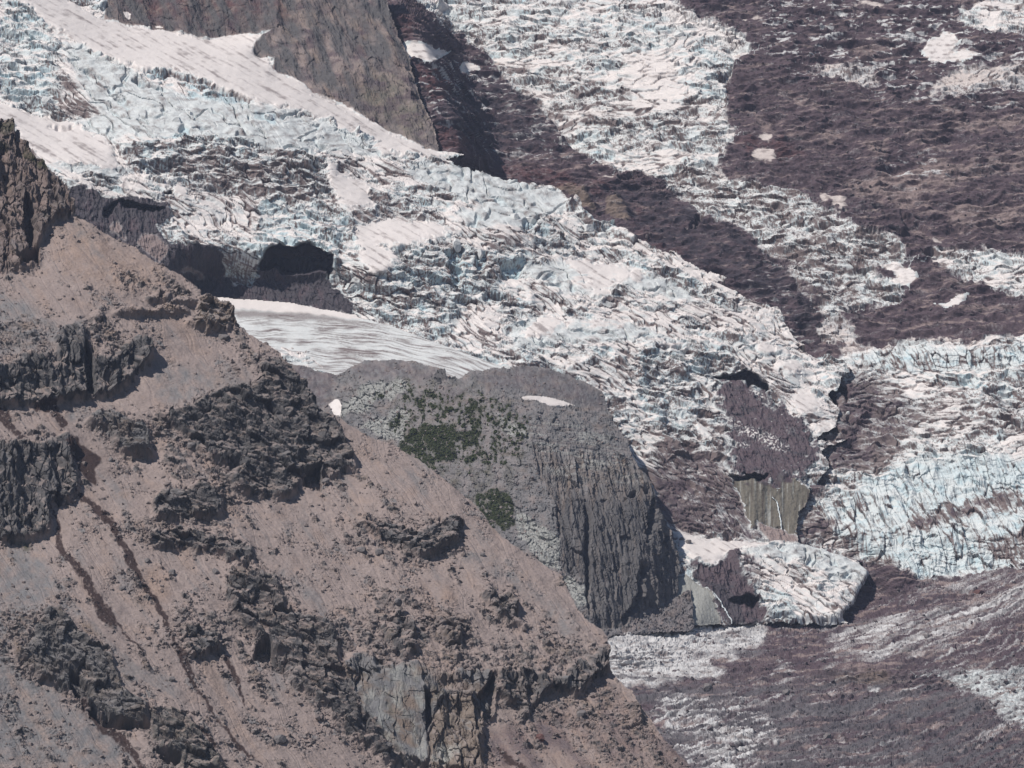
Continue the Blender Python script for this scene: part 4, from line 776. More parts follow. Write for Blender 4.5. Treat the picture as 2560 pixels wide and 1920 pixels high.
for k, p in enumerate(ribsnow):
    m = D.poly(p, .3); D.ids[m > .5] = 13 + k
    for z in list(D.att): D.att[z] = D.att[z] * (1 - m)
D.displace(0.3)
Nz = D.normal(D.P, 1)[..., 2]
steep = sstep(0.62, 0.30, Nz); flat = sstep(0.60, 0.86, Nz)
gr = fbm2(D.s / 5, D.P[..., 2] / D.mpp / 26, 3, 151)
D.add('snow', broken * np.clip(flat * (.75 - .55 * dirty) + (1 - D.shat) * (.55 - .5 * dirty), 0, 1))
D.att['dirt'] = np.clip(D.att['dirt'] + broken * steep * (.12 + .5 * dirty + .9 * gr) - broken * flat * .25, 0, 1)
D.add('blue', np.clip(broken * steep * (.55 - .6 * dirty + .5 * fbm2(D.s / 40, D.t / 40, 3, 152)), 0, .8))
back = (w_cave * 130 * D.mpp)[..., None] * (D.P / np.linalg.norm(D.P, axis=-1, keepdims=True)); D.P = D.P + back
D.w = np.linalg.norm(D.P, axis=-1)
glacier = link(bpy.data.objects.new('glacier', None)); glacier.location = tuple(float(v) for v in D.P[int((1100 + 80) / STEP), int((1500 + 80) / STEP)])
props(glacier, 'broad white glacier with a blue crevassed icefall, stretching between the rock rib and the knoll', 'glacier', None, 'glaciers')
specD = {1: ('icefall', M_ICE, False, 'broken blue white ice', None, None, glacier, None), 
    3: ('rock_rib', M_SCREE, False, 'grey brown rock rib at the top between two white glaciers', 'rock rib', None, None, None),
    4: ('rock_headwall', M_ICE, False, 'dark purple brown rock wall below the icefall, behind the near ridge', 'rock wall', None, None, None),
    5: ('debris_gully', M_ICE, False, 'purple brown rubble gully under the small ice cave, above the wet striped slab', 'rubble gully', None, None, None),
    6: ('rock_slab', M_SCREE, False, 'olive rock slab with pale vertical stripes and a thin waterfall', 'rock slab', None, None, 'polished rock slabs'),
    7: ('rock_slab', M_SCREE, False, 'pale greenish rock slab at the foot of the column cliff', 'rock slab', None, None, 'polished rock slabs'),
    8: ('rock_wall', M_ICE, False, 'dark wet rock wall between the pink snow and the ice block', 'rock wall', None, None, None),
    9: ('ice_block', M_ICE, False, 'domed ice block with a vertical dirty front, above the valley floor', 'ice block', None, None, None),
    10: ('snow_patch', M_ICE, True, 'smooth pink snow patch beside the column cliff with a few rocks on it', 'snow patch', None, None, None),
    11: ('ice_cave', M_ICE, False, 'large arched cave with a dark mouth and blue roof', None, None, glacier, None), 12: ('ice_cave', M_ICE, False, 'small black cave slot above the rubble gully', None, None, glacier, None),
    13: ('snow_patch', M_SNOW, True, 'tiny rounded snow patch high on the reddish rib', 'snow patch', None, None, 'small snow patches'),
    14: ('snow_patch', M_SNOW, True, 'tiny sliver of snow on the reddish rib near the snow edge', 'snow patch', None, None, 'small snow patches')}
for k in range(len(snow_polys)):
    specD[40 + k] = ('snow_bank', M_ICE, True, None, None, None, glacier, None)
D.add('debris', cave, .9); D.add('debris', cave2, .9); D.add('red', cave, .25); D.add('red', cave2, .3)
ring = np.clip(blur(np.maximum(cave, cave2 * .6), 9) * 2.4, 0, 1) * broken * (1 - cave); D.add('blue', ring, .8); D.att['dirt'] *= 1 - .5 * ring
D.add('gravel', np.clip(head_s * (fbm2(s / 5, zc / 70, 4, 164) - .12) * 2.2, 0, .7))
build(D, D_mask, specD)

# ================================================================== beyond: the upper icefalls, rubble covered ice and the valley floor
E = Layer(860, -160, 2760, 2000, 61, 0.20)
E_mask = E.poly([(965, -175), (2775, -175), (2775, 2010), (1150, 2010), (1150, 1560), (1400, 1500), (1720, 1500), (1900, 1250), (1800, 1000), (1500, 750), (1200, 520), (900, 420), (880, -175)], .2)
X, Y = E.X, E.Y
E.theta[:] = 31 + 9 * fbm2(X / 150, Y / 80, 3, 151); E.phi[:] = -4 + 24 * fbm2(X / 150, Y / 110, 3, 152)
icefalls = [
    T(2, '335,-240 335,-10 480,-20 560,40 640,130 700,180 820,230 940,330 1010,370 980,410 1080,470 1110,570 1210,590 1240,650 1330,740 1390,800 1420,880 1520,950 1580,985 1700,1000 1720,1055 1800,1040 1860,1050 2000,1080 2050,1100 2100,1105 2196,1120') + T(3, '200,1095 150,1060 300,1020 350,960 380,900 470,815 380,760 380,660 370,560 340,520 430,420 420,330 500,340 570,295 420,180 180,90 60,20 0,-10 -30,-240'),
    T(3, '130,1010 240,1030 380,1085 700,1155 830,1190 930,1240 1000,1260 1100,1350 1200,1380 1400,1440 1450,1500 1560,1590 1700,1600') + T(6, '1600,20 1560,60 1400,130 1260,100 1300,200 1500,240 1420,345 1200,350 1060,380 1000,430 940,400 830,250 800,150 640,80 560,0') + T(3, '620,1540 560,1450 450,1380 240,1310 150,1250 0,1120'),
    T(6, '1060,662 1180,620 1300,600 1500,580 1880,570 2000,530 2100,560 2196,500 2400,480 2400,1700 900,1700 960,1560 1010,1420 1000,1340 930,1180 1060,1090 1070,960 1010,890 1130,770'),
    T(9, '2400,-40 2400,430 2196,425 1900,475 1600,500 1500,452 1200,400 1060,345 900,310 815,280 830,120 880,0'),
    T(6, '1640,-20 1720,30 2000,20 2300,60 2300,330 2196,310 2000,260 1850,160 1700,120 1600,60'), 
    T(3, '1750,60 1960,20 2196,-40 2400,-100 2400,220 2196,200 1900,190 1820,160'), T(3, '800,400 900,420 1040,395 1200,400 1330,450 1300,560 1200,525 1080,492 850,475'),
    T(3, '1800,420 2196,400 2300,420 2300,520 2050,560 1850,560 1700,600 1560,590'), T(6, '1060,440 1180,500 1200,560 1100,600 960,570 900,500 960,460'),
]
fall = [E.poly(p, 2.2) for p in icefalls]
ice = np.max(np.stack(fall), 0)
ice_s = sstep(.32, .62, blur(ice, 13) + .42 * fbm2(X / 26, Y / 15, 5, 162))
# dirt inside the falls
dirtE = 0.22 + .55 * fbm2(X / 55, Y / 42, 4, 161)
def zoneE(polys, v, soft=14):
    global dirtE
    dirtE = dirtE + v * E.union(polys, 3, soft)
zoneE([T(2, '480,-20 560,30 700,120 820,225 940,330 1000,365 940,340 800,270 700,200 600,110 480,40'), T(2, '960,380 1100,520 1320,740 1420,900 1560,960 1500,870 1400,740 1240,600 1120,480')], .4, 10)
zoneE([T(2, '1180,500 1500,480 1700,600 1900,700 2196,650 2196,780 1900,800 1500,760 1300,640')], .18)
zoneE([T(2, '1780,340 2000,350 2140,380 2100,520 1960,560 1860,500'), T(3, '0,170 240,180 360,240 300,330 180,340 60,440 0,560')], -.55)
zoneE([T(2, '1000,60 1500,40 2100,130 2196,200 2000,220 1500,180 1200,120'), T(3, '0,0 200,100 420,200 540,290 300,240 0,150')], -.25)
zoneE([T(3, '330,500 400,480 380,780 300,760'), T(3, '0,560 300,600 380,780 300,900 0,940')], .12)
zoneE([icefalls[1]], .24, 6); zoneE([T(6, '560,0 700,100 830,250 940,400 1000,430 1000,300 900,200 900,60')], .3); zoneE([T(6, '1000,0 1560,60 1300,150 1200,330 1000,300')], .06)
zoneE([T(6, '1080,740 1150,770 1350,820 1450,900 1560,1010 1450,1150 1480,1240 1340,1330 1000,1340 930,1180 1060,1090 1060,960 1000,900')], .55, 34)
zoneE([T(6, '1400,880 1900,860 2300,900 2300,1150 1800,1150 1500,1120')], .25); zoneE([T(6, '1250,600 2196,600 2196,800 1700,800 1400,760')], -.1)
zoneE([T(6, '1400,1330 1560,1290 1900,1280 2400,1280 2400,1450 1900,1500 1400,1560 1200,1500')], -.35)
zoneE([T(9, '820,90 960,60 1040,180 1000,260 900,310 810,290')], .55, 8); zoneE([T(9, '1040,330 1600,500 1500,580 1250,490 1060,380')], .6, 6)
zoneE([T(6, '1000,880 1130,780 1320,830 1340,900 1200,960 1200,1150 1300,1300 1000,1340 930,1180 1060,1090')], .30, 24)
zoneE([T(9, '1200,300 2196,250 2196,400 1900,470 1600,490 1500,440')], -.3)
bands = fbm2((X * .97 - Y * -.26) / 160, (Y * .97 - X * -.26) / 9, 4, 171)
zoneE([T(9, '1500,160 1800,60 2196,-30 2196,40 1850,110 1560,220'), T(9, '1900,260 2050,230 2196,220 2196,420 2000,380'), T(6, '1640,1659 1760,1560 2100,1470 2196,1490 1900,1560 1740,1640')], .5, 6)
dirtE = np.clip(dirtE, 0, 1.3)
wall = E.union([T(6, '1180,1480 1400,1330 1560,1290 1900,1275 2400,1270 2400,1700 1000,1700'), T(9, '880,20 2400,0 2400,430 1900,475 1600,500 1430,440 1200,380 1040,250'), T(6, '1080,672 1300,620 1900,600 2400,560 2400,720 1700,740 1300,740')], 2, 8)
# ground that slopes in its own way
E.slope(blur(fall[0], 8), 38, -2); E.slope(blur(fall[1], 8), 43, 16); E.slope(blur(fall[2], 8), 36, -12)
E.slope(E.poly(T(6, '1060,675 2300,600 2300,780 1700,800 1200,760'), 2, 8), 55, -10)
E.slope(E.poly(T(6, '1400,1300 2300,1270 2300,1460 1900,1500 1300,1450'), 2, 8), 58, -8); E.slope(E.poly(T(9, '900,200 1500,200 2300,250 2300,420 1600,490 1200,390'), 2, 8), 52, -8)
E.slope(E.poly(T(2, '1700,1000 2196,1110 2196,1210 1900,1200 1720,1120'), 1, 5), 66, 16)
E.slope(E.poly(T(6, '1180,580 1880,560 2300,480 2300,380 1500,540 1060,640'), 2, 8), 17, -10)
valley = E.poly([(1300, 1590)] + T(9, '350,788 620,786 1080,770 1300,640 1500,560 1700,490 2400,440') + [(2700, 2020), (1300, 2020)], 1, 8)
E.slope(valley, 13.5, -6)
E.slope(E.poly(T(9, '1450,1080 1700,1120 1950,1250 2100,1390 2300,1500 2300,1080 1900,1055'), 1, 6) , 27, -22)
E.slope(E.poly(T(9, '1000,1090 1240,1060 1400,1090 1700,1110 1780,1190 1500,1200 1150,1170'), 2, 5), 34, 14)
hum = E.union([T(2, '1500,1040 1620,1060 1740,1160 1700,1220 1590,1180 1480,1110'), T(3, '1240,860 1340,880 1480,990 1300,1050 1200,960')], 1, 6); E.slope(hum, 42, 10)
# snow and clean ice lying on the rubble
snowE_p = [T(3, '1560,320 1620,240 1750,210 1830,262 1720,330 1900,318 1975,330 1800,382 1650,392'), T(6, '1270,100 1400,90 1550,160 1490,242 1330,212 1440,170'), T(6, '1640,350 1720,342 1790,290 1860,280 1800,352 1740,372'),
    T(3, '440,130 620,95 660,105 500,150'), T(3, '1050,20 1240,12 1440,60 1300,60'), T(3, '1100,230 1330,210 1340,235 1200,245'), T(3, '520,190 650,180 600,205'), T(3, '560,905 660,920 690,990 620,1000 540,960'), T(3, '570,830 660,820 670,870 600,880'),
    T(2, '440,265 530,258 640,300 720,318 640,362 560,390 490,350'), T(2, '750,420 790,385 900,410 905,440 800,446'), T(3, '350,805 420,790 480,820 420,845'), T(6, '2000,55 2120,70 2060,110'), T(6, '890,225 960,235 940,265'), T(6, '1110,500 1190,550 1180,560 1120,520'),
    T(6, '1760,465 1820,420 1800,460'), T(3, '1600,1440 1700,1470 1750,1510 1640,1480'), T(3, '930,1170 970,1165 1130,1250 1110,1285 1000,1230'), T(2, '1570,1040 1680,1060 1720,1100 1700,1110 1640,1080'), T(2, '1980,1160 2060,1160 2160,1150 2080,1180'), T(2, '640,20 700,30 720,70 660,60'), T(2, '480,-20 620,-20 700,60 760,130 640,50')]
snowE = E.union(snowE_p, 1.1); 
litter = E.union([T(2, '1100,860 1180,800 1290,790 1300,820 1200,840 1130,880'), T(2, '1320,880 1390,840 1410,890 1360,900'), T(6, '390,1040 460,1060 640,1130 760,1200 770,1250 640,1230 500,1160 420,1090')], 1.5)
vall_ice = E.union([T(9, '1480,585 1560,550 1700,500 2400,470 2400,565 1900,625 1600,605'), T(9, '960,960 980,900 1100,800 1400,745 1750,680 2400,540 2400,640 1900,800 1700,930 1500,1010 1200,1000'), T(9, '-200,800 0,800 350,790 620,790 640,850 620,950 500,960 700,1040 500,1000 250,950 150,950 390,1080 200,1110 60,1150 -200,1150'),
    T(9, '1500,1085 1700,1060 1900,1050 2400,1050 2400,1480 2196,1440 2100,1380 1950,1250 1800,1180 1700,1112')], 3.0, 12)
patches = E.union([T(9, '0,1310 120,1330 350,1310 380,1350 150,1370 0,1350'), T(9, '150,1450 330,1420 560,1445 480,1530 350,1500 200,1500'), T(9, '180,1540 290,1560 420,1540 440,1600 300,1640 220,1600'), T(9, '660,1500 740,1490 750,1510 680,1520'), T(9, '290,1640 480,1630 420,1700 300,1700'), T(9, '0,1400 110,1440 60,1470 0,1450'), T(9, '100,1240 200,1265 160,1290 60,1270'), T(9, '1240,1190 1300,1170 1330,1200 1270,1215')], 2.0, 2)
light_l = E.poly(T(9, '-500,800 0,800 350,790 600,790 640,850 560,930 420,930 330,960 500,1010 640,1040 400,1010 180,960 120,970 250,1010 390,1082 200,1115 60,1150 -500,1180'), 2.5, 6)
mott = E.poly(T(9, '-60,1180 300,1240 560,1250 700,1440 640,1560 480,1700 200,1700 -60,1400'), 3, 16)
vst = fbm2((X * .97 - Y * .23) / 70, (X * .23 + Y * .97) / 5.5, 4, 181)
yc = Y + .00030 * np.maximum(X - 1720, 0) ** 2 - 14 * fbm2(X / 200, Y / 120, 2, 184)
vst2 = .75 * fbm2(X / 260, yc / 11, 5, 182, .65) + .45 * fbm2(X / 80, yc / 5, 3, 183)
E.solve((1760, 1572), 2131)
weld(E, B, T(8, '1560,862 1700,865 2000,838 2215,802'), 4, 50)
weld(E, D, T(9, '0,800 350,787 620,786 960,788 1130,782 1170,650 1215,560 1252,490 1180,410 1060,370 900,320 812,292'), 1, 50)
weld(E, D, T(6, '1100,700 1135,768 1080,800 1060,870 1010,890 1065,960 1055,1050 945,1150 990,1205 965,1250 1008,1330 960,1400 890,1480 860,1590') + T(9, '825,100 811,250'), 2, 44)
weld(E, D, ridge_edge[2:] + T(2, '800,950'), 8, 70)
# never nearer than what stands before it
xi = X.astype(np.float64); wD = D.depth_at(X, Y); inD = (X < 2190) & (Y < 1630)
jj = np.clip(((X - D.xs[0]) / STEP).astype(int), 0, D.shape[1] - 1); ii = np.clip(((Y - D.ys[0]) / STEP).astype(int), 0, D.shape[0] - 1)
hid = blur((D_mask[ii, jj] > .5) & inD, 0)
E.w = np.where(hid > .5, np.maximum(E.w, wD * 1.012), E.w)
E.points()
h, dl, bl, (q1, q2, q3), pat = ice_relief(E, 1.0, 1.0, 190, (X * .12 + Y * .99, X * .99 - Y * .12), .12 + .4 * blur(fall[1], 10))
s, t = E.s, E.t; zc = E.P[..., 2] / E.mpp
u1, ue1, uq1 = blocks(s / 22, zc / 60, 218, 1.3); flute = fbm2(s / 34 + .6 * perlin2(s / 60, zc / 60, 233), zc / 120, 4, 219, ridged=True)
h = h * (1 - .55 * wall) + wall * (5 * u1 + 13 * (flute - .4))
dl = np.clip(dl * (1 - .5 * wall) + wall * (.7 * ue1 ** 2 + .8 * sstep(.1, .45, fbm2(s / 7, zc / 120, 4, 220))), 0, 1)
g1, gc1, gr1 = blocks(s / 22, t / 16, 201, 1.2); g2, gc2, gr2 = blocks(s / 9, t / 8, 202, 1.3)
rg = fbm2(s / 90, t / 34, 4, 203, ridged=True); rg2 = fbm2(s / 24, t / 14, 4, 204, ridged=True)
val_s = blur(valley, 3)
deb = np.clip(1 - ice_s - blur(snowE, 3), 0, 1)
E.disp = ice_s * h * (1 - .5 * val_s) + deb * (1 - val_s) * (24 * (fbm2(s / 150, t / 52, 3, 217, ridged=True) - .4) + 12 * (rg - .35) + 2.6 * (rg2 - .3) + .4 * g2 + 1.0 * g1) + deb * val_s * (6 * (rg2 - .3) + 1.6 * g2 + 1.6 * g1 + 9 * (rg - .3) + 10 * (fbm2(s / 130, t / 40, 3, 227, ridged=True) - .4) * (1 - vall_ice) + 4.5 * vst * np.maximum(vall_ice, light_l) + 4 * vst2 + mott * 9 * np.maximum(vst, -.1))
E.disp += 5 * blur(snowE, 3) + patches * 5 + blur(hum, 8) * 10
teeth = E.poly(T(2, '1700,1010 1860,1060 2000,1090 2196,1120 2196,1200 2100,1190 2000,1200 1860,1140 1720,1120'), 1, 2); E.disp += teeth * 7 * fbm2(s / 12, t / 60, 3, 206, ridged=True)
E.disp -= 20 * E.union([T(3, '1440,1300 1500,1330 1620,1410 1500,1450 1420,1440 1480,1390'), T(3, '140,1400 200,1320 240,1310 190,1390 150,1430'), T(3, '1100,1275 1140,1285 1110,1310'), T(3, '1570,1530 1700,1560 1640,1590'), T(3, '340,490 420,415 440,470 400,510'), T(6, '1000,880 1060,850 1130,860 1120,940 1060,950'), T(6, '1120,1010 1150,1000 1160,1060 1100,1060')], 1, 2)
gravel = np.clip(sstep(.06, .20, fbm2(s / 130, t / 22, 5, 205, .6)) * .85 + .3 * fbm2(s / 14, t / 8, 3, 224), 0, 1)
E.add('gravel', np.clip(deb * gravel * .8, 0, 1))
E.add('gravel', np.clip(E.union([T(3, '500,740 640,740 700,800 900,820 1060,790 1120,860 1000,880 800,850 640,810'), T(3, '1260,850 1340,880 1400,960 1360,1000 1220,980'), T(3, '1060,1100 1400,1040 1900,1000 2300,880 2300,1000 1800,1130 1500,1260 1200,1220'), T(3, '1500,300 1200,310 1000,330 1300,350'), T(3, '1480,800 1800,740 2300,700 2300,760 1900,800 1500,840'), T(3, '1700,1260 2000,1240 2300,1330 2000,1420 1760,1400')], 3, 6) * (.95 + .9 * fbm2(s / 30, t / 12, 4, 207)), 0, 1) * deb)
E.add('red', np.clip(deb * E.union([T(2, '350,40 440,100 510,200 480,270 420,230 380,140'), T(2, '500,390 620,420 760,520 720,600 600,620 540,520'), T(2, '625,740 760,765 840,840 910,930 780,945 655,925'), T(2, '900,1040 1100,1020 1400,1040 1500,1120 1740,1180 1740,1220 1500,1180 1200,1120 1000,1080'), T(2, '1560,1080 1680,1100 1740,1170 1700,1230 1600,1180'), T(2, '1740,1240 1900,1290 1900,1360 1780,1300'), T(3, '400,840 700,860 900,960 800,980 560,960'), T(3, '300,540 380,480 420,640 380,680'), T(2, '1780,1340 2196,1560 2196,1640 2000,1540 1800,1400')], 3, 8) * (.6 + .6 * fbm2(s / 20, t / 14, 3, 208)), 0, .8))
E.add('brown', E.union([T(2, '1350,1140 1430,1118 1520,1148 1580,1240 1605,1300 1530,1280 1450,1215'), T(2, '1668,1240 1730,1213 1790,1270 1822,1345 1800,1372 1700,1340 1660,1310')], .6, 2), .75)
E.add('brown', np.clip(E.poly(T(9, '1100,1080 1240,1060 1420,1100 1300,1180 1100,1160 900,1080'), 3, 6) * .6, 0, 1))
bits = sstep(.08, .32, fbm2(s / 44, t / 10, 5, 209, .6) + .5 * fbm2(s / 130, t / 44, 3, 210))          # bare ice showing through the rubble
bare = E.union([T(2, '500,390 1000,370 1240,640 1420,880 1500,950 900,930 640,740 520,520'), T(3, '600,0 2300,-80 2300,660 1700,640 1200,560 700,420 600,200'), T(3, '1300,1000 1700,960 1800,1060 1400,1100'), T(3, '150,1180 340,1200 340,1300 200,1300'), T(9, '0,1200 1100,1180 1300,1659 0,1659'), T(6, '450,60 760,230 900,640 700,500 560,300')], 3, 20)
E.add('ice', np.clip(deb * (bits * (.25 + .75 * bare) * (1 - .6 * val_s)), 0, 1))
E.add('ice', np.clip(vall_ice * (.50 + 1.7 * vst2) * (1 - ice_s), 0, 1))
E.add('ice', np.clip(val_s * deb * (vst2 * 1.9 - .06), 0, .8))
E.add('ice', np.clip(patches * (.9 + .5 * vst), 0, 1))
E.add('ice', np.clip(light_l * (.95 + .9 * vst), 0, 1)); E.add('ice', np.clip(mott * (.34 + 1.6 * vst + .7 * fbm2(X / 30, Y / 12, 3, 221)), 0, 1))
E.add('dirt', np.clip(np.maximum(light_l, np.maximum(patches, vall_ice)) * (.22 + 1.1 * fbm2(X / 60, Y / 4.5, 4, 222)), 0, .8) * (1 - ice_s))
E.add('gravel', np.clip(val_s * (-.05 + 1.2 * fbm2(X / 110, Y / 16, 4, 223)) * (Y > 1640), 0, .8))
E.add('grey', np.clip(val_s * sstep(1640, 1760, Y) * deb * (.55 + 1.6 * fbm2(X / 200, yc / 18, 4, 226)) * (1 - np.maximum(light_l, vall_ice)), 0, .9)); E.att['grey'] *= (1 - np.clip(mott * sstep(0, .3, vst), 0, 1))
trough = E.union([T(3, '0,1090 140,1130 240,1300 450,1380 600,1500 700,1659 200,1659 0,1500'), T(2, '1560,1100 1900,1130 2196,1170 2196,1640 1900,1480 1750,1300'), T(6, '0,-40 560,0 800,150 900,300 950,430 1000,640 900,640 740,440 600,330 240,130'), T(2, '620,620 1000,480 1300,700 1420,900 900,930 700,800')], 3, 14)
E.add('dark', np.clip(trough * deb * (.55 + 1.2 * fbm2(s / 40, t / 26, 4, 229)), 0, .9)); E.add('dark', np.clip(deb * (1 - val_s) * (-.12 + 1.2 * fbm2(s / 90, t / 24, 4, 230)), 0, .6)); E.add('dark', np.clip(deb * val_s * (.08 + 1.2 * fbm2(X / 220, yc / 14, 4, 231)), 0, .7))
E.add('ice', litter * sstep(-.05, .12, g2), 1)
E.add('snow', sstep(.34, .66, blur(snowE, 5) + .55 * fbm2(X / 24, Y / 9, 4, 215)), .85)
E.add('dirt', np.clip(blur(snowE, 3) * (.2 + fbm2(X / 20, Y / 8, 4, 216)), 0, .7))
fl2 = np.clip(ice_s * (1 - blur(snowE, 2)), 0, 1)
E.add('dirt', np.clip(fl2 * (dl * (.8 + .6 * dirtE) + (dirtE - .20) * 1.0), 0, 1))
E.add('debris', np.clip(fl2 * sstep(.62, 1.05, dirtE + .5 * fbm2(s / 11, t / 15, 4, 211) + .5 * fbm2(s / 50, t / 30, 3, 212)) * (.5 + dl), 0, 1))
E.add('dirt', np.clip(fl2 * E.union([T(9, '1500,160 1800,60 2300,-50 2300,60 1850,130 1560,240'), T(6, '1640,1659 1760,1560 2100,1470 2300,1480 1900,1580 1740,1659')], 3, 8) * (.35 + 1.4 * bands), 0, .9))
E.add('blue', np.clip(fl2 * bl * (1.0 - dirtE), 0, 1))
E.add('snow', fl2 * E.poly(T(2, '600,-50 2196,-50 2196,300 1900,330 1500,300 1000,330 800,150'), 2, 30) * (.35 + 1.0 * fbm2(s / 40, t / 18, 4, 225)), .9); E.add('snow', fl2 * E.union([T(2, '1780,340 2000,350 2140,380 2100,520 1960,560 1860,500'), T(3, '0,0 180,90 420,180 560,290 460,300 300,230 0,140')], 3, 16), .9)
E.add('blue', fl2 * E.union([T(6, '1600,1300 2196,1290 2300,1300 2300,1440 2000,1450 1700,1420'), T(9, '1460,90 1540,50 1530,190 1460,200'), T(9, '1620,250 1700,225 1680,260'), T(9, '1900,120 2000,90 1980,160'), T(9, '1600,20 2000,-20 1800,70 1640,120'), T(9, '1700,1110 1900,1070 2050,1200 1900,1190')], 3, 6), .42)
# ids
E.ids[:] = 1
for k in range(9): E.ids[(fall[k] > .5)] = 2 + k if k < 3 else 1
E.ids[(fall[3] > .5)] = 4; E.ids[(fall[4] > .5)] = 5; E.ids[fall[5] > .5] = 6
snames = ['wide clean snow patch among the purple rubble near the top corner', 'pinkish snow patch hanging on the second icefall, above the brown rubble', 'forked white snow patch on the brown rubble slope', ]
for k in (0, 1, 2): E.ids[E.poly(snowE_p[k], 1.1) > .5] = 20 + k
E.ids[E.poly(snowE_p[9], 1.1) > .5] = 23; E.ids[E.poly(snowE_p[10], 1.1) > .5] = 24
E.ids[(valley > .5)] = 10
vi = E.poly(T(9, '1500,1085 1700,1060 1900,1050 2400,1050 2400,1480 2196,1440 2100,1380 1950,1250 1800,1180 1700,1112'), 1); E.ids[vi > .5] = 11
br = [E.poly(T(2, '1350,1140 1430,1118 1520,1148 1580,1240 1605,1300 1530,1280 1450,1215'), .6), E.poly(T(2, '1668,1240 1730,1213 1790,1270 1822,1345 1800,1372 1700,1340 1660,1310'), .6)]
for k in (0, 1): E.ids[br[k] > .5] = 12 + k; E.disp += blur(br[k], 4) * 12
E.displace(0.3)
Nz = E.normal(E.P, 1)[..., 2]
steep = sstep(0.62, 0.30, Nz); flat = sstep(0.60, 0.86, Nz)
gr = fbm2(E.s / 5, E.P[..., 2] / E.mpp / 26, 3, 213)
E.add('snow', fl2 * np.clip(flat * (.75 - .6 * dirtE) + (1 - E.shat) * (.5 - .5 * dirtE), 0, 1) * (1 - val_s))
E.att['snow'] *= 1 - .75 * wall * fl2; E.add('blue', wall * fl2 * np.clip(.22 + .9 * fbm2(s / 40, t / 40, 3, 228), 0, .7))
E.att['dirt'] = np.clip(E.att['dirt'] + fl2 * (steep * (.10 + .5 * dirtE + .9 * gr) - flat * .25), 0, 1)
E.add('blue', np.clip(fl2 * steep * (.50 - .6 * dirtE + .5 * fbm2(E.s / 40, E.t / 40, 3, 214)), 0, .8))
E.att['gravel'] = np.clip(E.att['gravel'] * (.7 + .5 * flat) * (1 - .5 * steep), 0, 1)
# the rubble material starts from rubble, the ice material from ice: the same attributes serve both
for nm in ('dirt', 'blue'): E.att[nm] = E.att[nm]
E_ice = np.isin(E.ids, (2, 3, 4, 5, 6, 11))
E.att['debris'] = np.where(E_ice, np.maximum(E.att['debris'], np.clip(1 - ice_s - .0, 0, 1) * (E.ids != 11)), 0)
E.add('debris', np.where(E.ids == 11, np.clip(1 - vall_ice * (.7 + .8 * vst), 0, 1), 0))
E.att['ice'] = np.where(E_ice, 0, np.maximum(E.att['ice'], ice_s * .8))
specE = {1: ('rubble_terrain', M_DEBRIS, False, 'purple brown rubble slopes covering the upper ice', 'terrain', 'structure', None, None),
    2: ('glacier', M_ICE, False, 'wide white icefall at the top centre, between the rock rib and the rubble slope', 'glacier', None, None, 'glaciers'),
    3: ('glacier', M_ICE, False, 'narrow bluish icefall slanting down behind the dark rubble trough', 'glacier', None, None, 'glaciers'),
    4: ('glacier', M_ICE, False, 'large blue streaked ice wall above the valley floor, cut by the picture edge', 'glacier', None, None, 'glaciers'),
    5: ('glacier', M_ICE, False, 'small dirty strip of ice over the brown rubble slope at the picture edge', 'glacier', None, None, 'glaciers'),
    6: ('glacier', M_ICE, False, 'grey white broken ice in the topmost corner, above the purple rubble', 'glacier', None, None, 'glaciers'),
    10: ('valley_ground', M_DEBRIS, False, 'flat valley floor of dark rubble and streaked ice', 'ground', 'structure', None, None),
    11: ('glacier', M_ICE, False, 'low blue white ice tongue in the valley, under the streaked rubble', 'glacier', None, None, 'glaciers'),
    12: ('rock_outcrop', M_DEBRIS, False, 'larger tan rock hump behind the icy rim, in the reddish rubble', 'rock outcrop', None, None, 'tan rock humps'),
    13: ('rock_outcrop', M_DEBRIS, False, 'rounded tan rock hump beside the bright white rim of the glacier', 'rock outcrop', None, None, 'tan rock humps'),
    20: ('snow_patch', M_ICE, True, snames[0], 'snow patch', None, None, 'snow patches on the rubble'), 21: ('snow_patch', M_ICE, True, snames[1], 'snow patch', None, None, 'snow patches on the rubble'),
    22: ('snow_patch', M_ICE, True, snames[2], 'snow patch', None, None, 'snow patches on the rubble'),
    23: ('snow_patch', M_ICE, True, 'tan edged snow slab in the dark gully beside the rock rib, the larger one', 'snow patch', None, None, 'snow patches on the rubble'),
    24: ('snow_patch', M_ICE, True, 'small flat snow slab in the dark gully, below the tan edged slab', 'snow patch', None, None, 'snow patches on the rubble')}
build(E, E_mask, specE)

# ================================================================== loose stones, boulders, seracs, falling water
PHI = (1 + 5 ** .5) / 2
IV = np.array([(-1, PHI, 0), (1, PHI, 0), (-1, -PHI, 0), (1, -PHI, 0), (0, -1, PHI), (0, 1, PHI), (0, -1, -PHI), (0, 1, -PHI), (PHI, 0, -1), (PHI, 0, 1), (-PHI, 0, -1), (-PHI, 0, 1)]) / 1.9
IF = np.array([(0, 11, 5), (0, 5, 1), (0, 1, 7), (0, 7, 10), (0, 10, 11), (1, 5, 9), (5, 11, 4), (11, 10, 2), (10, 7, 6), (7, 1, 8), (3, 9, 4), (3, 4, 2), (3, 2, 6), (3, 6, 8), (3, 8, 9), (4, 9, 5), (2, 4, 11), (6, 2, 10), (8, 6, 7), (9, 8, 1)])
rng = np.random.default_rng(5)

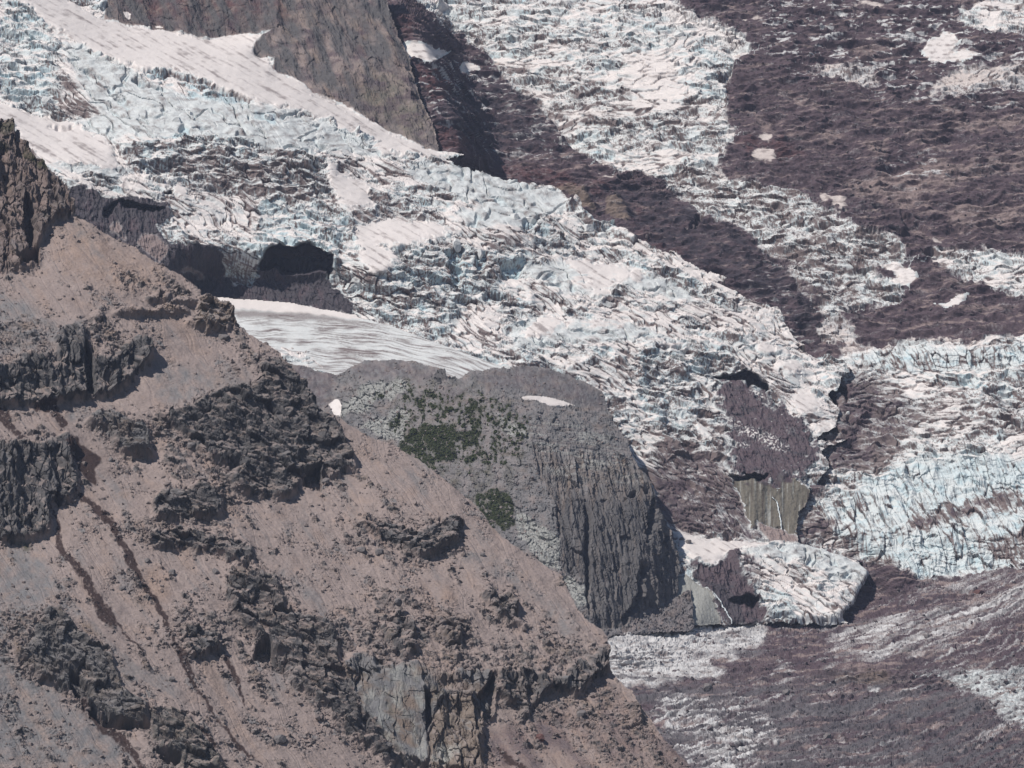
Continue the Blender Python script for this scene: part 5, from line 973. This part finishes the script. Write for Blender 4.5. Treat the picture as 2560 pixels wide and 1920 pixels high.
def stones(name, L, weight, n, lo, hi, mat, label):
    """many loose angular stones lying on the ground where weight is high"""
    w = np.clip(weight, 0, None).ravel(); w = w / w.sum()
    k = rng.choice(w.size, n, p=w)
    P = L.P.reshape(-1, 3)[k]
    size = (lo + (hi - lo) * rng.random(n) ** 4)[:, None, None] * L.mpp
    V = IV[None] * (1 + .35 * rng.standard_normal((n, 12, 1)).clip(-1.5, 1.5)) * (.7 + .6 * rng.random((n, 1, 3)))
    a = rng.random(n) * 6.28; c, s_ = np.cos(a)[:, None], np.sin(a)[:, None]
    V = np.stack([V[..., 0] * c - V[..., 1] * s_, V[..., 0] * s_ + V[..., 1] * c, V[..., 2]], -1)
    V = V * size + P[:, None]
    F_ = IF[None] + (np.arange(n) * 12)[:, None, None]
    o = raw_mesh(name, V.reshape(-1, 3), F_.reshape(-1, 3), 3, mat)
    return props(o, label, name.replace('_', ' '), 'stuff')

M_STONE = material('loose stones', (0.185, 0.152, 0.144), [], contrast=.6, bump=.3, scale=.5)
M_STONE_D = material('dark loose stones', (0.11, 0.09, 0.095), [], contrast=.6, bump=.3, scale=.5)
M_CHUNK = material('clean broken ice', (0.60, 0.60, 0.595), [('dirt', GRIT, .35), ('snow', SNOW, .2)], contrast=.15, bump=.3, scale=.8)
vis = A_mask * (A.X < 1800)
stones('scree_rubble', A, vis * (1 - A_rock) * (.12 + lump_A + 1.2 * A_skirt) * (1 - .85 * clean), 15000, 0.8, 6.0, M_STONE, 'loose angular stones strewn over the near scree slope')
stones('knoll_rubble', B, B_mask * (1 - cliff) * (1 - snowB) * (1 - snowB2), 5000, .7, 4.5, M_STONE, 'loose grey stones strewn over the knoll')
M_TUFT = material('low green shrubs', (0.036, 0.045, 0.018), [], contrast=.7, bump=.2, scale=.5)
stones('heather_tufts', B, B_mask * np.clip(B.get('moss') - .25, 0, 1) * (1 - snowB), 5000, 1.2, 4.0, M_TUFT, 'low dark green tufts growing in patches on the knoll')
stones('debris_rubble', E, deb * (Y < 1960) * (X > 1500) * (X < 2600), 8000, 0.8, 5.5, M_STONE_D, 'dark stones strewn over the rubble covered ice')

def chunk(name, at, size, mat, label, cat, group, seed, flat=1.0, bury=.25, cubic=.5, snow=False):
    """one angular boulder or ice block: a subdivided ball cut by random planes"""
    r = random.Random(seed)
    bm = bmesh.new(); bmesh.ops.create_icosphere(bm, subdivisions=4, radius=1)
    cuts = []
    for _ in range(13):
        v = Vector((r.gauss(0, 1), r.gauss(0, 1), r.gauss(0, 1))); v.normalize(); cuts.append((v, r.uniform(.55, .88)))
    for v in ((1, 0, 0), (-1, 0, 0), (0, 1, 0), (0, -1, 0), (0, 0, 1)):
        q_ = Vector(v) + Vector((r.gauss(0, .18), r.gauss(0, .18), r.gauss(0, .18))); q_.normalize(); cuts.append((q_, .62 + .2 * (1 - cubic)))
    for vt_ in bm.verts:
        p = vt_.co
        for v, d in cuts:
            k = p.dot(v)
            if k > d: p -= v * (k - d) * .93
        p += p.normalized() * (mathutils_noise(p * 3.1 + Vector((seed, 0, 0))) * .05 + mathutils_noise(p * 8 + Vector((0, seed, 0))) * .025)
        vt_.co = Vector((p.x * size[0], p.y * size[1], p.z * size[2] * flat))
    me = bpy.data.meshes.new(name); bm.to_mesh(me); bm.free(); me.materials.append(mat)
    o = link(bpy.data.objects.new(name, me)); o.location = at + Vector((0, 0, size[2] * (1 - 2 * bury) * .6))
    o.rotation_euler = (r.uniform(-.15, .15), r.uniform(-.15, .15), r.uniform(0, 6.28))
    return props(o, label, cat, None, group)

def at_px(L, x, y):
    i = int(np.clip((y - L.ys[0]) / STEP, 0, L.shape[0] - 1)); j = int(np.clip((x - L.xs[0]) / STEP, 0, L.shape[1] - 1))
    return Vector([float(v) for v in L.P[i, j]])

def tp(t_, x, y):
    return TILES[t_][0] + x / 2.44, TILES[t_][1] + y / 2.44
M_BOULDER = material('boulder rock', (0.16, 0.145, 0.145), [], contrast=.45, bump=.6, scale=1.0)
M_BOULDER_R = material('reddish boulder rock', (0.12, 0.065, 0.06), [], contrast=.45, bump=.6, scale=1.0)
for k, (L, t_, x, y, r_, lab) in enumerate([
    (A, 4, 1368, 560, 16, 'rounded grey boulder just below the blocky brown knob on the ridge crest'), (A, 4, 590, 565, 13, 'dark boulder on the bench beside the pillared cliff band'),
    (A, 4, 680, 1300, 8, 'small dark boulder alone on pale scree under the tilted slab outcrop'), (A, 4, 1170, 1225, 14, 'pale boulder on the rough ground at the edge of the largest outcrop'),
    (A, 7, 745, 572, 8, 'small grey boulder between the two long wet streaks'), (A, 7, 895, 403, 8, 'small boulder in the pink scree under the curved rock band'), (A, 7, 1050, 478, 11, 'dark boulder cluster stone below the curved rock band'),
    (A, 7, 1048, 1130, 9, 'brown boulder beside the end of the longest wet streak'), (A, 7, 1320, 470, 10, 'brown boulder near the start of the long dark rib'), (A, 7, 1710, 1500, 16, 'tall pointed boulder on the scree near the bottom edge'),
    (A, 8, 1270, 1500, 14, 'dark boulder on the lower reddish scree under the buttress line'), (A, 8, 180, 340, 13, 'grey boulder below the scattered high crags'), (A, 8, 290, 355, 12, 'brown boulder beside the scattered high crags'), (A, 8, 920, 365, 7, 'flat stone on the open scree right of the crags'),
    (A, 8, 400, 690, 12, 'dark boulder in the line of small crags'), (A, 8, 1520, 1350, 13, 'dark boulder on the scree beneath the lowest buttress'), (A, 4, 1990, 1440, 12, 'dark pinnacle boulder under the largest outcrop'),
    (E, 9, 748, 1232, 9, 'grey blue boulder on the dark valley rubble'), (E, 9, 1605, 872, 8, 'dark boulder on the streaked valley ice'), (E, 9, 1920, 603, 14, 'reddish brown boulder on the white valley ice'), (E, 9, 1480, 965, 11, 'low dark boulder at the border of streaked ice and rubble'), (E, 9, 1000, 1490, 10, 'grey boulder on the lower dark rubble'),
    (E, 9, 270, 1200, 11, 'flat grey boulder on the rubble near the ridge foot'),
    (D, 9, 107, 278, 6, 'round dark stone on the pink snow patch'), (D, 9, 150, 297, 8, 'forked dark stone on the pink snow patch'), (D, 9, 262, 268, 5, 'tiny dark stone on the pink snow patch near its upper edge')]):
    px, py = tp(t_, x, y); m_ = L.mpp * r_
    chunk('boulder', at_px(L, px, py), (m_ * 1.1, m_, m_ * .95), M_BOULDER_R if 'reddish' in lab else M_BOULDER, lab, 'boulder', 'boulders', 40 + k)
for k, (L, t_, x, y, a_, b_, c_, lab) in enumerate([
    (D, 1, 1078, 745, 24, 20, 26, 'tall white serac standing alone on the grey snow slope'), (D, 1, 1165, 700, 13, 12, 15, 'small blue serac just above the tall lone serac'), (D, 1, 1010, 1062, 16, 14, 17, 'grey shadowed ice block above the dark headwall'),
    (D, 1, 285, 640, 28, 24, 26, 'big blue grey serac near the left snow flat'), (D, 1, 165, 590, 18, 16, 18, 'white cubic serac above the left snow flat'), (D, 1, 1640, 720, 30, 24, 22, 'broad bluish serac pair below the rock rib'), (D, 1, 1950, 830, 22, 20, 24, 'pointed serac between the grey snow bands below the rib'),
    (D, 2, 1220, 1335, 30, 24, 20, 'slab topped ice block with a shadowed side under the glacier rim'), (D, 2, 1560, 1395, 26, 24, 26, 'rounded pale ice block behind the bright rim spike'), (D, 2, 1655, 1425, 28, 24, 28, 'large cubic ice block beside the bright rim'), (D, 2, 1110, 1330, 24, 20, 20, 'pale tilted ice block left of the slab topped one'),
    (D, 2, 755, 1510, 24, 20, 30, 'serac with a flat white snow cap over a dark blue cleft'), (D, 2, 900, 1560, 16, 14, 24, 'dark blue sided serac right of the snow capped one'), (D, 2, 1140, 1575, 14, 12, 14, 'small flat topped ice block on the broken slope'),
    (E, 3, 90, 230, 34, 26, 20, 'big flat white ice block at the edge of the top icefall'), (E, 3, 130, 300, 30, 24, 18, 'lower white ice block at the edge of the top icefall'), (E, 6, 1126, 996, 9, 9, 9, 'round white ice ball in the dark dirty gap')]):
    px, py = tp(t_, x, y)
    q_ = .68 * L.mpp
    chunk('serac', at_px(L, px, py), (a_ * q_, b_ * q_, c_ * q_), M_CHUNK, lab, 'serac', 'large ice blocks', 90 + k, bury=.5, cubic=1.0)

M_WATER = material('falling white water', (0.62, 0.66, 0.68), [], rough=.4, contrast=.2, bump=.3)
def fall_of_water(L, pts, wd, label):
    V = []; Fq = []
    n = 40
    p = np.array(pts)
    for k in range(n + 1):
        u = k / n * (len(p) - 1); i = min(int(u), len(p) - 2); f = u - i
        x, y = p[i] + (p[i + 1] - p[i]) * f
        c = at_px(L, x, y); c = c * (1 - 4 * L.mpp / c.length)
        w_ = wd * L.mpp * (.6 + .7 * rnd.random())
        for a in range(6):
            an = a / 6 * 6.283
            V.append((c.x + math.cos(an) * w_, c.y + math.sin(an) * w_, c.z))
    for k in range(n):
        for a in range(6):
            b = (a + 1) % 6; Fq.append((k * 6 + a, k * 6 + b, k * 6 + 6 + b, k * 6 + 6 + a))
    o = raw_mesh('waterfall', np.array(V), np.array(Fq), 4, M_WATER, True)
    props(o, label, 'waterfall', None, 'waterfalls')
fall_of_water(D, T(9, '655,5 690,30 700,90 712,150 718,205'), 1.5, 'thin white waterfall down the striped olive slab')
fall_of_water(D, T(9, '305,600 350,660 390,720 415,783'), 1.8, 'thin white waterfall on the dark wall beside the pale slab')

# ------------------------------------------------------------------ air
def haze_box(x0, x1, y0, y1, z0, z1, dens):
    bm = bmesh.new(); bmesh.ops.create_cube(bm, size=1)
    for v in bm.verts: v.co = Vector(((x0 + x1) / 2 + v.co.x * (x1 - x0), (y0 + y1) / 2 + v.co.y * (y1 - y0), (z0 + z1) / 2 + v.co.z * (z1 - z0)))
    me = bpy.data.meshes.new('haze'); bm.to_mesh(me); bm.free()
    m = bpy.data.materials.new('thin blue air'); m.use_nodes = True
    nt = m.node_tree; nt.nodes.remove(nt.nodes['Principled BSDF'])
    v = nt.nodes.new('ShaderNodeVolumePrincipled'); v.inputs['Color'].default_value = (.62, .72, 1.0, 1); v.inputs['Density'].default_value = dens; v.inputs['Anisotropy'].default_value = 0
    nt.links.new(v.outputs[0], nt.nodes['Material Output'].inputs['Volume'])
    me.materials.append(m)
    o = link(bpy.data.objects.new('haze', me)); o['kind'] = 'stuff'; o['label'] = 'thin blue mountain air'
zs = [float(L.P[..., 2].min()) for L in (A, B, Cc, D, E)]; ze = [float(L.P[..., 2].max()) for L in (A, B, Cc, D, E)]
haze_box(-900, 900, -60, 3600, min(zs) - 60, max(ze) + 60, 3.4e-5)
